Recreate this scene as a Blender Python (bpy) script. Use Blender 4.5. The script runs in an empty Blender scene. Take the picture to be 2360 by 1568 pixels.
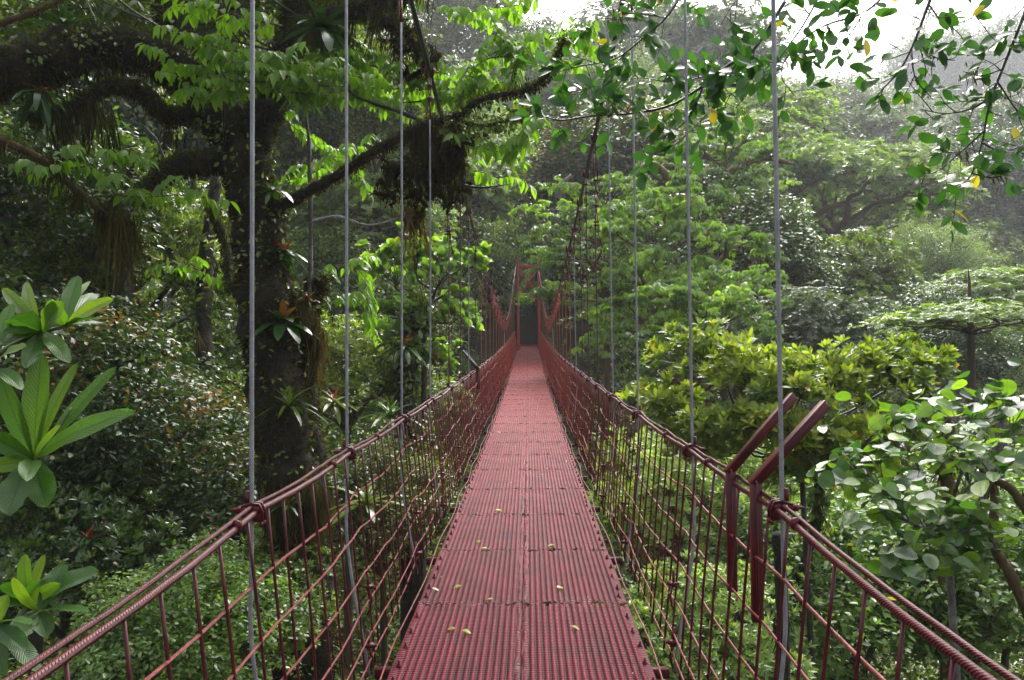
import bpy, math
import numpy as np
from mathutils import Matrix, Vector, Euler

sc = bpy.context.scene
COL = sc.collection
RAD = math.radians

# ------------------------------------------------------------------ camera, sky, sun, exposure
FPX = 1808.0                       # focal length for a frame 2360 wide (1568 high)
cam_d = bpy.data.cameras.new('camera')
cam_d.sensor_width = 36.0
cam_d.lens = 36.0 * FPX / 2360.0
cam_d.clip_start = 0.05
cam_d.clip_end = 2000
cam = bpy.data.objects.new('camera', cam_d)
COL.objects.link(cam)
YAW, PITCH, ROLL = math.atan(38 / FPX), math.atan(14 / FPX), RAD(-0.5)
CR = (Matrix.Rotation(YAW, 3, 'Z') @ Matrix.Rotation(RAD(90) + PITCH, 3, 'X') @ Matrix.Rotation(ROLL, 3, 'Z'))
cam.matrix_world = CR.to_4x4()
sc.camera = cam
CRn = np.array(CR)

def at(px, py, d):
    """world point lying at forward distance d (metres along +Y) that is seen at (px, py) of the 2360 x 1568 frame"""
    r = CRn @ np.array([(px - 1180) / FPX, -(py - 784) / FPX, -1.0])
    return r * (d / r[1])

SUN_EL, SUN_AZ = 50.0, 12.0        # azimuth measured from +Y towards +X
sc.world = bpy.data.worlds.new('World')
sc.world.use_nodes = True
wt = sc.world.node_tree
wt.nodes.clear()
sky = wt.nodes.new('ShaderNodeTexSky')
sky.sky_type = 'NISHITA'
sky.sun_disc = False
sky.sun_elevation = RAD(SUN_EL)
sky.sun_rotation = RAD(SUN_AZ)
sky.air_density = 1.0
sky.dust_density = 8.0
sky.ozone_density = 1.0
hs = wt.nodes.new('ShaderNodeHueSaturation')
hs.inputs['Saturation'].default_value = 0.34
hs.inputs['Value'].default_value = 1.0
bg = wt.nodes.new('ShaderNodeBackground')
bg.inputs['Strength'].default_value = 0.15
wo = wt.nodes.new('ShaderNodeOutputWorld')
wt.links.new(sky.outputs[0], hs.inputs['Color'])
wt.links.new(hs.outputs[0], bg.inputs['Color'])
wt.links.new(bg.outputs[0], wo.inputs['Surface'])

sun_d = bpy.data.lights.new('sun', 'SUN')
sun_d.energy = 1.5
sun_d.angle = RAD(50)
sun_d.color = (1.0, 0.97, 0.92)
sun = bpy.data.objects.new('sun', sun_d)
COL.objects.link(sun)
_sd = Vector((math.sin(RAD(SUN_AZ)) * math.cos(RAD(SUN_EL)), math.cos(RAD(SUN_AZ)) * math.cos(RAD(SUN_EL)), math.sin(RAD(SUN_EL))))
sun.rotation_euler = _sd.to_track_quat('Z', 'Y').to_euler()

sc.view_settings.view_transform = 'Standard'
sc.view_settings.look = 'None'
sc.view_settings.exposure = 1.55
sc.view_settings.gamma = 1.0
cy = sc.cycles
cy.max_bounces = 5
cy.diffuse_bounces = 3
cy.glossy_bounces = 2
cy.transmission_bounces = 3
cy.transparent_max_bounces = 4
cy.volume_bounces = 1
cy.use_denoising = True
cy.sample_clamp_indirect = 4.0
cy.caustics_reflective = False
cy.caustics_refractive = False
try:
    sc.render.engine = 'CYCLES'
except Exception:
    pass

# ------------------------------------------------------------------ helpers
def tag(o, label=None, cat=None, group=None, kind=None):
    if label: o['label'] = label
    if cat: o['category'] = cat
    if group: o['group'] = group
    if kind: o['kind'] = kind
    return o

def empty(name, loc=(0, 0, 0), label=None, cat=None, group=None):
    o = bpy.data.objects.new(name, None)
    COL.objects.link(o)
    o.empty_display_size = 0.2
    o.location = Vector(loc)
    return tag(o, label, cat, group)

def link(name, mesh, parent=None, loc=None):
    o = bpy.data.objects.new(name, mesh)
    COL.objects.link(o)
    if parent is not None: o.parent = parent
    if loc is not None: o.location = Vector(loc)
    return o

def norm(a):
    a = np.asarray(a, float)
    return a / np.maximum(np.linalg.norm(a, axis=-1, keepdims=True), 1e-9)

class MB:
    """collects geometry with a per-vertex 'tint' and a 2-value 'lv' coordinate, then links it as one mesh object"""
    def __init__(s):
        s.v, s.t, s.lv, s.f, s.n, s.m = [], [], [], [], 0, []
    def add(s, V, F, tint=0.5, lv=None, mat=0):
        V = np.asarray(V, float).reshape(-1, 3)
        k = len(V)
        s.v.append(V)
        s.t.append(np.broadcast_to(np.asarray(tint, float), (k,)))
        s.lv.append(np.zeros((k, 3)) if lv is None else np.asarray(lv, float))
        for A in (F if isinstance(F, list) and len(F) and isinstance(F[0], np.ndarray) else [np.asarray(F)]):
            A = np.asarray(A, np.int64)
            if A.size:
                s.f.append(A + s.n)
                s.m.append(np.full(len(A), mat, np.int32))
        s.n += k
        return s
    def mesh(s, name, mats, smooth=True, origin=None):
        me = bpy.data.meshes.new(name)
        V = np.concatenate(s.v)
        if origin is not None: V = V - np.asarray(origin)
        me.vertices.add(len(V))
        me.vertices.foreach_set('co', V.astype(np.float32).ravel())
        loops = np.concatenate([a.ravel() for a in s.f])
        tot = np.concatenate([np.full(len(a), a.shape[1]) for a in s.f])
        st = np.concatenate([[0], np.cumsum(tot)[:-1]])
        me.loops.add(len(loops))
        me.loops.foreach_set('vertex_index', loops.astype(np.int32))
        me.polygons.add(len(tot))
        me.polygons.foreach_set('loop_start', st.astype(np.int32))
        me.polygons.foreach_set('loop_total', tot.astype(np.int32))
        me.polygons.foreach_set('material_index', np.concatenate(s.m))
        me.update(calc_edges=True)
        me.polygons.foreach_set('use_smooth', np.full(len(tot), smooth, bool))
        a = me.attributes.new('tint', 'FLOAT', 'POINT')
        a.data.foreach_set('value', np.concatenate(s.t).astype(np.float32))
        LV = np.concatenate(s.lv)
        if np.any(LV):
            a = me.attributes.new('lv', 'FLOAT_VECTOR', 'POINT')
            a.data.foreach_set('vector', LV.astype(np.float32).ravel())
        for m in (mats if isinstance(mats, (list, tuple)) else [mats]):
            me.materials.append(m)
        return me
    def obj(s, name, mats, parent=None, smooth=True, loc=None):
        """loc = world origin of the object (geometry was given in world space)"""
        if parent is not None and loc is None:
            me = s.mesh(name, mats, smooth, np.array(parent.location))
            return link(name, me, parent)
        me = s.mesh(name, mats, smooth, loc)
        return link(name, me, parent, loc)

def frames(P):
    P = np.asarray(P, float)
    T = np.gradient(P, axis=0)
    T = norm(T)
    ref = np.array([0, 0, 1.0]) if abs(T[0][2]) < 0.9 else np.array([0, 1.0, 0])
    U = np.zeros_like(P)
    u = norm(np.cross(T[0], ref))
    for i in range(len(P)):
        u = norm(u - T[i] * np.dot(u, T[i]))
        U[i] = u
    return T, U, np.cross(T, U)

def tube(mb, P, R, sides=8, tint=0.5, mat=0, lump=0.0, rng=None, cap=True):
    P = np.asarray(P, float)
    k = len(P)
    R = np.broadcast_to(np.asarray(R, float), (k,))
    T, U, W = frames(P)
    a = np.arange(sides) * 2 * math.pi / sides
    ring = U[:, None, :] * np.cos(a)[None, :, None] + W[:, None, :] * np.sin(a)[None, :, None]
    RR = R[:, None] * np.ones((1, sides))
    if lump and rng is not None:
        RR = RR * (1 + lump * rng.standard_normal((k, sides)).clip(-1.6, 1.8))
    V = P[:, None, :] + ring * RR[:, :, None]
    s = np.concatenate([[0], np.cumsum(np.linalg.norm(np.diff(P, axis=0), axis=1))])
    lv = np.stack([np.broadcast_to(a / (2 * math.pi), (k, sides)), np.broadcast_to(s[:, None], (k, sides)), np.ones((k, sides))], -1).reshape(-1, 3)
    i = np.arange(k - 1)[:, None] * sides
    j = np.arange(sides)[None, :]
    j2 = (j + 1) % sides
    F = np.stack([i + j, i + j2, i + sides + j2, i + sides + j], -1).reshape(-1, 4)
    if np.ndim(tint) == 1: tint = np.repeat(tint, sides)
    mb.add(V.reshape(-1, 3), F, tint, lv, mat)
    if cap:
        n0 = mb.n - k * sides
        mb.f.append(np.array([list(range(sides))[::-1]]) + n0); mb.m.append(np.full(1, mat, np.int32))
        mb.f.append(np.array([list(range(sides))]) + n0 + (k - 1) * sides); mb.m.append(np.full(1, mat, np.int32))

def cat(P, n=6):
    """Catmull-Rom through the points"""
    P = np.asarray(P, float)
    if len(P) < 3:
        t = np.linspace(0, 1, n + 1)[:, None]
        return P[0] * (1 - t) + P[-1] * t
    Q = np.vstack([2 * P[0] - P[1], P, 2 * P[-1] - P[-2]])
    out = []
    for i in range(1, len(Q) - 2):
        t = np.linspace(0, 1, n, endpoint=False)[:, None]
        p0, p1, p2, p3 = Q[i - 1], Q[i], Q[i + 1], Q[i + 2]
        out.append(0.5 * ((2 * p1) + (-p0 + p2) * t + (2 * p0 - 5 * p1 + 4 * p2 - p3) * t * t + (-p0 + 3 * p1 - 3 * p2 + p3) * t ** 3))
    out.append(P[-1:])
    return np.vstack(out)

def box(mb, c, size, rot=None, tint=0.5, mat=0, bev=0.0):
    """box with optionally bevelled edges (an octagonal-section box: chamfered along every edge)"""
    sx, sy, sz = np.asarray(size, float) / 2
    b = min(bev, sx * .6, sy * .6, sz * .6)
    if b <= 0:
        V = np.array([[x * sx, y * sy, z * sz] for x in (-1, 1) for y in (-1, 1) for z in (-1, 1)])
        F = np.array([[0, 1, 3, 2], [4, 6, 7, 5], [0, 4, 5, 1], [2, 3, 7, 6], [0, 2, 6, 4], [1, 5, 7, 3]])
        FS = [F]
    else:
        V, idx = [], {}
        for x in (-1, 1):
            for y in (-1, 1):
                for z in (-1, 1):
                    for ax in range(3):
                        p = [x * (sx - b), y * (sy - b), z * (sz - b)]
                        p[ax] = (x * sx, y * sy, z * sz)[ax]
                        idx[(x, y, z, ax)] = len(V); V.append(p)
        V = np.array(V)
        Q, T = [], []
        for ax in range(3):
            o1, o2 = [(1, 2), (2, 0), (0, 1)][ax]
            for s_ in (-1, 1):
                q = []
                for (a_, b_) in ((-1, -1), (1, -1), (1, 1), (-1, 1)):
                    k = [0, 0, 0]; k[ax] = s_; k[o1] = a_; k[o2] = b_
                    q.append(idx[(k[0], k[1], k[2], ax)])
                Q.append(q if s_ > 0 else q[::-1])
            for a_ in (-1, 1):
                for b_ in (-1, 1):
                    k0 = [0, 0, 0]; k0[o1] = a_; k0[o2] = b_; k0[ax] = -1
                    k1 = list(k0); k1[ax] = 1
                    q = [idx[(*k0, o1)], idx[(*k1, o1)], idx[(*k1, o2)], idx[(*k0, o2)]]
                    Q.append(q if a_ * b_ < 0 else q[::-1])
        for x in (-1, 1):
            for y in (-1, 1):
                for z in (-1, 1):
                    t = [idx[(x, y, z, 0)], idx[(x, y, z, 1)], idx[(x, y, z, 2)]]
                    T.append(t if x * y * z > 0 else t[::-1])
        FS = [np.array(Q), np.array(T)]
    if rot is not None: V = V @ np.asarray(rot).T
    mb.add(V + np.asarray(c, float), FS, tint, None, mat)

def beam(mb, a, b, w, h, tint=0.5, mat=0, bev=0.003, up=(0, 0, 1)):
    """rectangular bar from a to b, w across, h in the 'up' sense"""
    a, b = np.asarray(a, float), np.asarray(b, float)
    t = norm(b - a)
    x = norm(np.cross(t, up))
    z = np.cross(x, t)
    box(mb, (a + b) / 2, (w, np.linalg.norm(b - a), h), np.stack([x, t, z], 1), tint, mat, bev)

# ------------------------------------------------------------------ materials
def nt(name):
    m = bpy.data.materials.new(name)
    m.use_nodes = True
    t = m.node_tree
    t.nodes.clear()
    o = t.nodes.new('ShaderNodeOutputMaterial')
    return m, t, o
def N(t, typ, **kw):
    n = t.nodes.new(typ)
    for k, v in kw.items():
        if k.startswith('_'): setattr(n, k[1:], v)
        else: n.inputs[k.replace('__', ' ')].default_value = v
    return n
def ramp(t, stops, fac, interp='LINEAR'):
    r = t.nodes.new('ShaderNodeValToRGB')
    r.color_ramp.interpolation = interp
    e = r.color_ramp.elements
    while len(e) < len(stops): e.new(0.5)
    for i, (p, c) in enumerate(stops):
        e[i].position = p
        e[i].color = (*c, 1) if len(c) == 3 else c
    t.links.new(fac, r.inputs[0])
    return r.outputs[0]

def leafmat(name, stops, rough=0.38, trans=0.35, spec=0.5, veins=False, tbright=1.5):
    """thin leaf: glossy principled front plus light passing through; stops run over the per-leaf tint"""
    m, t, o = nt(name)
    a = N(t, 'ShaderNodeAttribute', _attribute_name='tint')
    col = ramp(t, stops, a.outputs['Fac'])
    p = N(t, 'ShaderNodeBsdfPrincipled', Roughness=rough)
    p.inputs['Specular IOR Level'].default_value = spec
    if veins:
        lv = N(t, 'ShaderNodeAttribute', _attribute_name='lv')
        sx = N(t, 'ShaderNodeSeparateXYZ')
        t.links.new(lv.outputs['Vector'], sx.inputs[0])
        ab = N(t, 'ShaderNodeMath', _operation='ABSOLUTE'); t.links.new(sx.outputs[0], ab.inputs[0])
        # side veins: chevrons that sweep towards the tip
        m1 = N(t, 'ShaderNodeMath', _operation='MULTIPLY_ADD'); t.links.new(ab.outputs[0], m1.inputs[0])
        m1.inputs[1].default_value = -0.16
        t.links.new(sx.outputs[1], m1.inputs[2])
        m2 = N(t, 'ShaderNodeMath', _operation='MULTIPLY'); t.links.new(m1.outputs[0], m2.inputs[0]); m2.inputs[1].default_value = 150.0 if veins is True else veins
        sn = N(t, 'ShaderNodeMath', _operation='SINE'); t.links.new(m2.outputs[0], sn.inputs[0])
        mid = N(t, 'ShaderNodeMapRange'); t.links.new(ab.outputs[0], mid.inputs[0])
        mid.inputs[1].default_value = 0.0; mid.inputs[2].default_value = 0.09; mid.inputs[3].default_value = 1.0; mid.inputs[4].default_value = 0.0
        mx = N(t, 'ShaderNodeMixRGB', _blend_type='MULTIPLY')
        mx.inputs[2].default_value = (0.62, 0.6, 0.5, 1)
        t.links.new(mid.outputs[0], mx.inputs[0]); t.links.new(col, mx.inputs[1])
        nz = N(t, 'ShaderNodeTexNoise', Scale=30.0)
        mr = N(t, 'ShaderNodeMapRange'); t.links.new(nz.outputs[0], mr.inputs[0]); mr.inputs[1].default_value = .3; mr.inputs[2].default_value = .75; mr.inputs[3].default_value = .8; mr.inputs[4].default_value = 1.2
        mx2 = N(t, 'ShaderNodeVectorMath', _operation='SCALE')
        t.links.new(mx.outputs[0], mx2.inputs[0]); t.links.new(mr.outputs[0], mx2.inputs['Scale'])
        spt = N(t, 'ShaderNodeTexNoise', Scale=55.0, Detail=2.0); t.links.new(lv.outputs['Vector'], spt.inputs['Vector']); spt.inputs['Scale'].default_value = 9.0
        sm = N(t, 'ShaderNodeMapRange'); t.links.new(spt.outputs[0], sm.inputs[0]); sm.inputs[1].default_value = .66; sm.inputs[2].default_value = .72
        mx3 = N(t, 'ShaderNodeMixRGB'); mx3.inputs[2].default_value = (.10, .075, .02, 1); t.links.new(sm.outputs[0], mx3.inputs[0]); t.links.new(mx2.outputs[0], mx3.inputs[1])
        col = mx3.outputs[0]
        bp = N(t, 'ShaderNodeBump', Strength=0.35, Distance=0.002)
        t.links.new(sn.outputs[0], bp.inputs['Height'])
        t.links.new(bp.outputs[0], p.inputs['Normal'])
    t.links.new(col, p.inputs['Base Color'])
    tr = N(t, 'ShaderNodeBsdfTranslucent')
    g = N(t, 'ShaderNodeMixRGB', _blend_type='MULTIPLY'); g.inputs[0].default_value = 1.0
    g.inputs[2].default_value = (1.25 * tbright, 1.35 * tbright, 0.45 * tbright, 1)
    t.links.new(col, g.inputs[1]); t.links.new(g.outputs[0], tr.inputs[0])
    mix = N(t, 'ShaderNodeMixShader'); mix.inputs[0].default_value = trans
    t.links.new(p.outputs[0], mix.inputs[1]); t.links.new(tr.outputs[0], mix.inputs[2])
    t.links.new(mix.outputs[0], o.inputs['Surface'])
    return m

def barkmat(name, c1, c2, c3, scale=6.0, rough=0.8, bump=0.03, mossz=0.0):
    m, t, o = nt(name)
    tc = N(t, 'ShaderNodeTexCoord')
    nz = N(t, 'ShaderNodeTexNoise', Scale=scale, Detail=6.0, Roughness=0.65)
    t.links.new(tc.outputs['Object'], nz.inputs['Vector'])
    col = ramp(t, [(0.32, c1), (0.5, c2), (0.68, c3)], nz.outputs[0])
    p = N(t, 'ShaderNodeBsdfPrincipled', Roughness=rough)
    nz2 = N(t, 'ShaderNodeTexNoise', Scale=scale * 8, Detail=4.0, Roughness=0.7)
    t.links.new(tc.outputs['Object'], nz2.inputs['Vector'])
    bp = N(t, 'ShaderNodeBump', Strength=0.9, Distance=bump)
    t.links.new(nz2.outputs[0], bp.inputs['Height'])
    t.links.new(bp.outputs[0], p.inputs['Normal'])
    t.links.new(col, p.inputs['Base Color'])
    t.links.new(p.outputs[0], o.inputs['Surface'])
    return m

def metal(name, c1, c2, rough=0.35, metallic=0.0, rope=0.0, spots=20.0, coat=0.0, chip=None, spec=0.5):
    """painted or galvanised metal; rope > 0 adds the twist of a wire rope from the tube coordinate"""
    m, t, o = nt(name)
    tc = N(t, 'ShaderNodeTexCoord')
    nz = N(t, 'ShaderNodeTexNoise', Scale=spots, Detail=5.0, Roughness=0.6)
    t.links.new(tc.outputs['Object'], nz.inputs['Vector'])
    stops = [(0.35, c1), (0.62, c2)]
    if chip: stops.append((0.72, chip))
    col = ramp(t, stops, nz.outputs[0])
    p = N(t, 'ShaderNodeBsdfPrincipled', Roughness=rough, Metallic=metallic)
    p.inputs['Specular IOR Level'].default_value = spec
    if coat: p.inputs['Coat Weight'].default_value = coat; p.inputs['Coat Roughness'].default_value = 0.2
    bp = N(t, 'ShaderNodeBump', Strength=0.5, Distance=0.002)
    t.links.new(nz.outputs[0], bp.inputs['Height'])
    if rope:
        lv = N(t, 'ShaderNodeAttribute', _attribute_name='lv')
        sx = N(t, 'ShaderNodeSeparateXYZ'); t.links.new(lv.outputs['Vector'], sx.inputs[0])
        a1 = N(t, 'ShaderNodeMath', _operation='MULTIPLY'); t.links.new(sx.outputs[1], a1.inputs[0]); a1.inputs[1].default_value = rope
        a2 = N(t, 'ShaderNodeMath', _operation='MULTIPLY_ADD'); t.links.new(sx.outputs[0], a2.inputs[0]); a2.inputs[1].default_value = 6.0; t.links.new(a1.outputs[0], a2.inputs[2])
        a3 = N(t, 'ShaderNodeMath', _operation='MULTIPLY'); t.links.new(a2.outputs[0], a3.inputs[0]); a3.inputs[1].default_value = 2 * math.pi
        sn = N(t, 'ShaderNodeMath', _operation='SINE'); t.links.new(a3.outputs[0], sn.inputs[0])
        mr = N(t, 'ShaderNodeMapRange'); t.links.new(sn.outputs[0], mr.inputs[0]); mr.inputs[1].default_value = -1; mr.inputs[2].default_value = -0.2; mr.inputs[3].default_value = 0.72; mr.inputs[4].default_value = 1.0
        sm = N(t, 'ShaderNodeVectorMath', _operation='SCALE'); t.links.new(col, sm.inputs[0]); t.links.new(mr.outputs[0], sm.inputs['Scale'])
        col = sm.outputs[0]
        bp2 = N(t, 'ShaderNodeBump', Strength=0.5, Distance=0.0015)
        t.links.new(sn.outputs[0], bp2.inputs['Height']); t.links.new(bp.outputs[0], bp2.inputs['Normal'])
        bp = bp2
    t.links.new(bp.outputs[0], p.inputs['Normal'])
    t.links.new(col, p.inputs['Base Color'])
    t.links.new(p.outputs[0], o.inputs['Surface'])
    return m

RED1, RED2 = (0.045, 0.003, 0.006), (0.08, 0.007, 0.011)
M = {}
M['red'] = metal('red_paint', RED1, RED2, 0.4, spec=.3)
M['redfar'] = metal('far_lit_red_paint', (0.34, 0.045, 0.035), (0.46, 0.10, 0.07), 0.4)  # red paint for far fittings, with the brighter far light put into its colour
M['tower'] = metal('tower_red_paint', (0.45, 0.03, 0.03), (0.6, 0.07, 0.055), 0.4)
M['redrope'] = metal('red_painted_rope', RED1, (0.075, 0.008, 0.012), 0.38, rope=90.0, spec=.25)
M['redwire'] = metal('red_painted_wire', (0.12, 0.015, 0.015), (0.24, 0.05, 0.045), 0.35, rope=120.0, spec=.45)
M['galv'] = metal('galvanised_rope', (0.20, 0.205, 0.22), (0.32, 0.33, 0.35), 0.5, metallic=0.3, rope=95.0)
M['darkrope'] = metal('dark_painted_rope', (0.035, 0.016, 0.014), (0.09, 0.03, 0.025), 0.4, rope=95.0)
M['rustrope'] = metal('rusty_orange_rope', (0.26, 0.07, 0.02), (0.42, 0.13, 0.04), 0.6, rope=95.0)
M['whiterope'] = metal('pale_new_rope', (0.55, 0.57, 0.6), (0.7, 0.7, 0.72), 0.5, rope=95.0)
M['blackrope'] = metal('tarred_main_rope', (0.010, 0.014, 0.016), (0.03, 0.035, 0.035), 0.35, rope=16.0)
M['angle'] = metal('rust_stained_steel', (0.05, 0.005, 0.006), (0.11, 0.010, 0.010), 0.45, spots=9.0, spec=.4, chip=(0.02, 0.016, 0.016))

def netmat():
    # net paint: dark near, the brighter light of the far end put into the colour
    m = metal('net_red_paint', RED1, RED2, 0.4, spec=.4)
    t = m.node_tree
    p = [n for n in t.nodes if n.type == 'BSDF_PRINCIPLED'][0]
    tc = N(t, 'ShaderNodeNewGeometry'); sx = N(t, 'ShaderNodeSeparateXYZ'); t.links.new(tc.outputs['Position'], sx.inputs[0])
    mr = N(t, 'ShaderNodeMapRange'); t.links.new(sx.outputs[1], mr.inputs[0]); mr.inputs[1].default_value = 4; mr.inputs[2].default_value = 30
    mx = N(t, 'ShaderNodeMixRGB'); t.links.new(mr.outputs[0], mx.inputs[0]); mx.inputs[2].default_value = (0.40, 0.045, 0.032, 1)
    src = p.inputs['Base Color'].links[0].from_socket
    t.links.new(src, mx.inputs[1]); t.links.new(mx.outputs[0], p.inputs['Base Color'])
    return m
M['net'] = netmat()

def deckmat():
    m, t, o = nt('deck_red_paint')
    tc = N(t, 'ShaderNodeTexCoord')
    lv = N(t, 'ShaderNodeAttribute', _attribute_name='lv')
    sx = N(t, 'ShaderNodeSeparateXYZ'); t.links.new(lv.outputs['Vector'], sx.inputs[0])
    nz = N(t, 'ShaderNodeTexNoise', Scale=3.0, Detail=8.0, Roughness=0.7)
    t.links.new(tc.outputs['Object'], nz.inputs['Vector'])
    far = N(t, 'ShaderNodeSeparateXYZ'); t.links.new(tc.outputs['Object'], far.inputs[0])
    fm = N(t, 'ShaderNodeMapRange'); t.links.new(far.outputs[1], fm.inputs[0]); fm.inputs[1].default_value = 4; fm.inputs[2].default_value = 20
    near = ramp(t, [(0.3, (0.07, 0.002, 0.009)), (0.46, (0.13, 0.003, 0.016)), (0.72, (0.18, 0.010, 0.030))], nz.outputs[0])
    fr = ramp(t, [(0.3, (0.30, 0.012, 0.022)), (0.7, (0.42, 0.03, 0.042))], nz.outputs[0])  # farther deck brighter: sky glare put into the worn paint's base colour
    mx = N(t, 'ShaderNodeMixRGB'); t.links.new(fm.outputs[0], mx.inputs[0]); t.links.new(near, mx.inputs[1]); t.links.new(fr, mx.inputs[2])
    mp = N(t, 'ShaderNodeMapping'); mp.inputs['Scale'].default_value = (7.0, 0.7, 1.0); t.links.new(tc.outputs['Object'], mp.inputs[0])
    st = N(t, 'ShaderNodeTexNoise', Scale=1.6, Detail=7.0, Roughness=0.7); t.links.new(mp.outputs[0], st.inputs['Vector'])
    sr = N(t, 'ShaderNodeMapRange'); t.links.new(st.outputs[0], sr.inputs[0]); sr.inputs[1].default_value = .35; sr.inputs[2].default_value = .6; sr.inputs[3].default_value = .62; sr.inputs[4].default_value = 1.08
    st2 = N(t, 'ShaderNodeVectorMath', _operation='SCALE'); t.links.new(mx.outputs[0], st2.inputs[0]); t.links.new(sr.outputs[0], st2.inputs['Scale'])
    # punched rows of slots across each rib
    f = N(t, 'ShaderNodeMath', _operation='MULTIPLY'); t.links.new(sx.outputs[1], f.inputs[0]); f.inputs[1].default_value = 2 * math.pi / 0.022
    sn = N(t, 'ShaderNodeMath', _operation='SINE'); t.links.new(f.outputs[0], sn.inputs[0])
    g = N(t, 'ShaderNodeMapRange'); t.links.new(sn.outputs[0], g.inputs[0]); g.inputs[1].default_value = -1.0; g.inputs[2].default_value = -0.1; g.inputs[3].default_value = 0.5; g.inputs[4].default_value = 1.0
    gr = N(t, 'ShaderNodeMapRange'); t.links.new(sx.outputs[2], gr.inputs[0]); gr.inputs[3].default_value = 0.2; gr.inputs[4].default_value = 1.0
    mm = N(t, 'ShaderNodeMath', _operation='MULTIPLY'); t.links.new(g.outputs[0], mm.inputs[0]); t.links.new(gr.outputs[0], mm.inputs[1])
    sc_ = N(t, 'ShaderNodeVectorMath', _operation='SCALE'); t.links.new(st2.outputs[0], sc_.inputs[0]); t.links.new(mm.outputs[0], sc_.inputs['Scale'])
    p = N(t, 'ShaderNodeBsdfPrincipled')
    p.inputs['Specular IOR Level'].default_value = .2
    rr = N(t, 'ShaderNodeMapRange'); t.links.new(nz.outputs[0], rr.inputs[0]); rr.inputs[1].default_value = .3; rr.inputs[2].default_value = .7; rr.inputs[3].default_value = .46; rr.inputs[4].default_value = .32
    t.links.new(rr.outputs[0], p.inputs['Roughness'])
    b1 = N(t, 'ShaderNodeBump', Strength=0.8, Distance=0.004); t.links.new(sn.outputs[0], b1.inputs['Height'])
    nz2 = N(t, 'ShaderNodeTexNoise', Scale=25.0, Detail=6.0); t.links.new(tc.outputs['Object'], nz2.inputs['Vector'])
    b2 = N(t, 'ShaderNodeBump', Strength=0.3, Distance=0.003); t.links.new(nz2.outputs[0], b2.inputs['Height']); t.links.new(b1.outputs[0], b2.inputs['Normal'])
    t.links.new(b2.outputs[0], p.inputs['Normal'])
    t.links.new(sc_.outputs[0], p.inputs['Base Color'])
    t.links.new(p.outputs[0], o.inputs['Surface'])
    return m
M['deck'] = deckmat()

# ------------------------------------------------------------------ the shape of the place
XC = -0.05                                              # bridge centre line
def deck_z(y): return -1.60 + 7.05e-4 * np.clip(y, 0, 47) ** 2 + 0.066 * np.clip(np.asarray(y) - 47, 0, None)
def half_rail(y): return np.interp(y, [0, 14, 28, 40, 44, 60], [.87, .87, .80, .73, .70, .70])
def rail_z(y): return deck_z(y) + np.interp(y, [0, 8, 44], [1.045, 1.05, 1.08])
def cab_half(y): return np.interp(y, [0, 14, 28, 40, 44, 52], [.87, .87, .80, .72, .62, .62])
_cy = [-6, 0, 4, 6.3, 7.4, 9.1, 11.5, 13.5, 15.8, 18, 20.6, 23.5, 26.5, 29, 31, 33.4, 36.5, 39.3, 42, 44, 46, 50, 56]
_cz = [4.9, 3.6, 3.05, 2.80, 2.63, 2.40, 2.18, 1.98, 1.78, 1.57, 1.36, 1.13, .98, .95, 1.10, 1.43, 2.05, 2.81, 3.75, 4.55, 4.3, 2.6, 0.2]
def cab_z(y, side): return np.interp(y, _cy, _cz) + (0.16 * np.clip((22 - np.asarray(y)) / 12, 0, 1) if side > 0 else 0.0)
def base_half(y): return half_rail(y) - 0.10           # where hangers reach deck level

def sp(x, k=3.0): return k * np.log1p(np.exp(np.clip(x / k, -30, 30)))
def ground_z(x, y):
    x, y = np.asarray(x, float), np.asarray(y, float)
    t = y - 0.45 * np.clip(x, 0, None) + 0.1 * np.clip(-x, 0, 20)
    z = -12.5 + 0.36 * sp(t - 16, 4) + 0.22 * sp(t - 50, 5) - 0.42 * sp(t - 125, 8)
    z += 8.5 / (1 + np.exp(np.clip((y + 0.5) / 1.6, -30, 30)))
    z += 0.42 * sp(-x - 5, 3) * np.clip(1.2 - y / 60, .3, 1) + 0.05 * np.clip(x - 30, 0, None)
    z += 0.7 * np.sin(x * .31 + 1.3) * np.cos(y * .23) + 0.4 * np.sin(x * .11 - y * .17)
    return z
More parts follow.
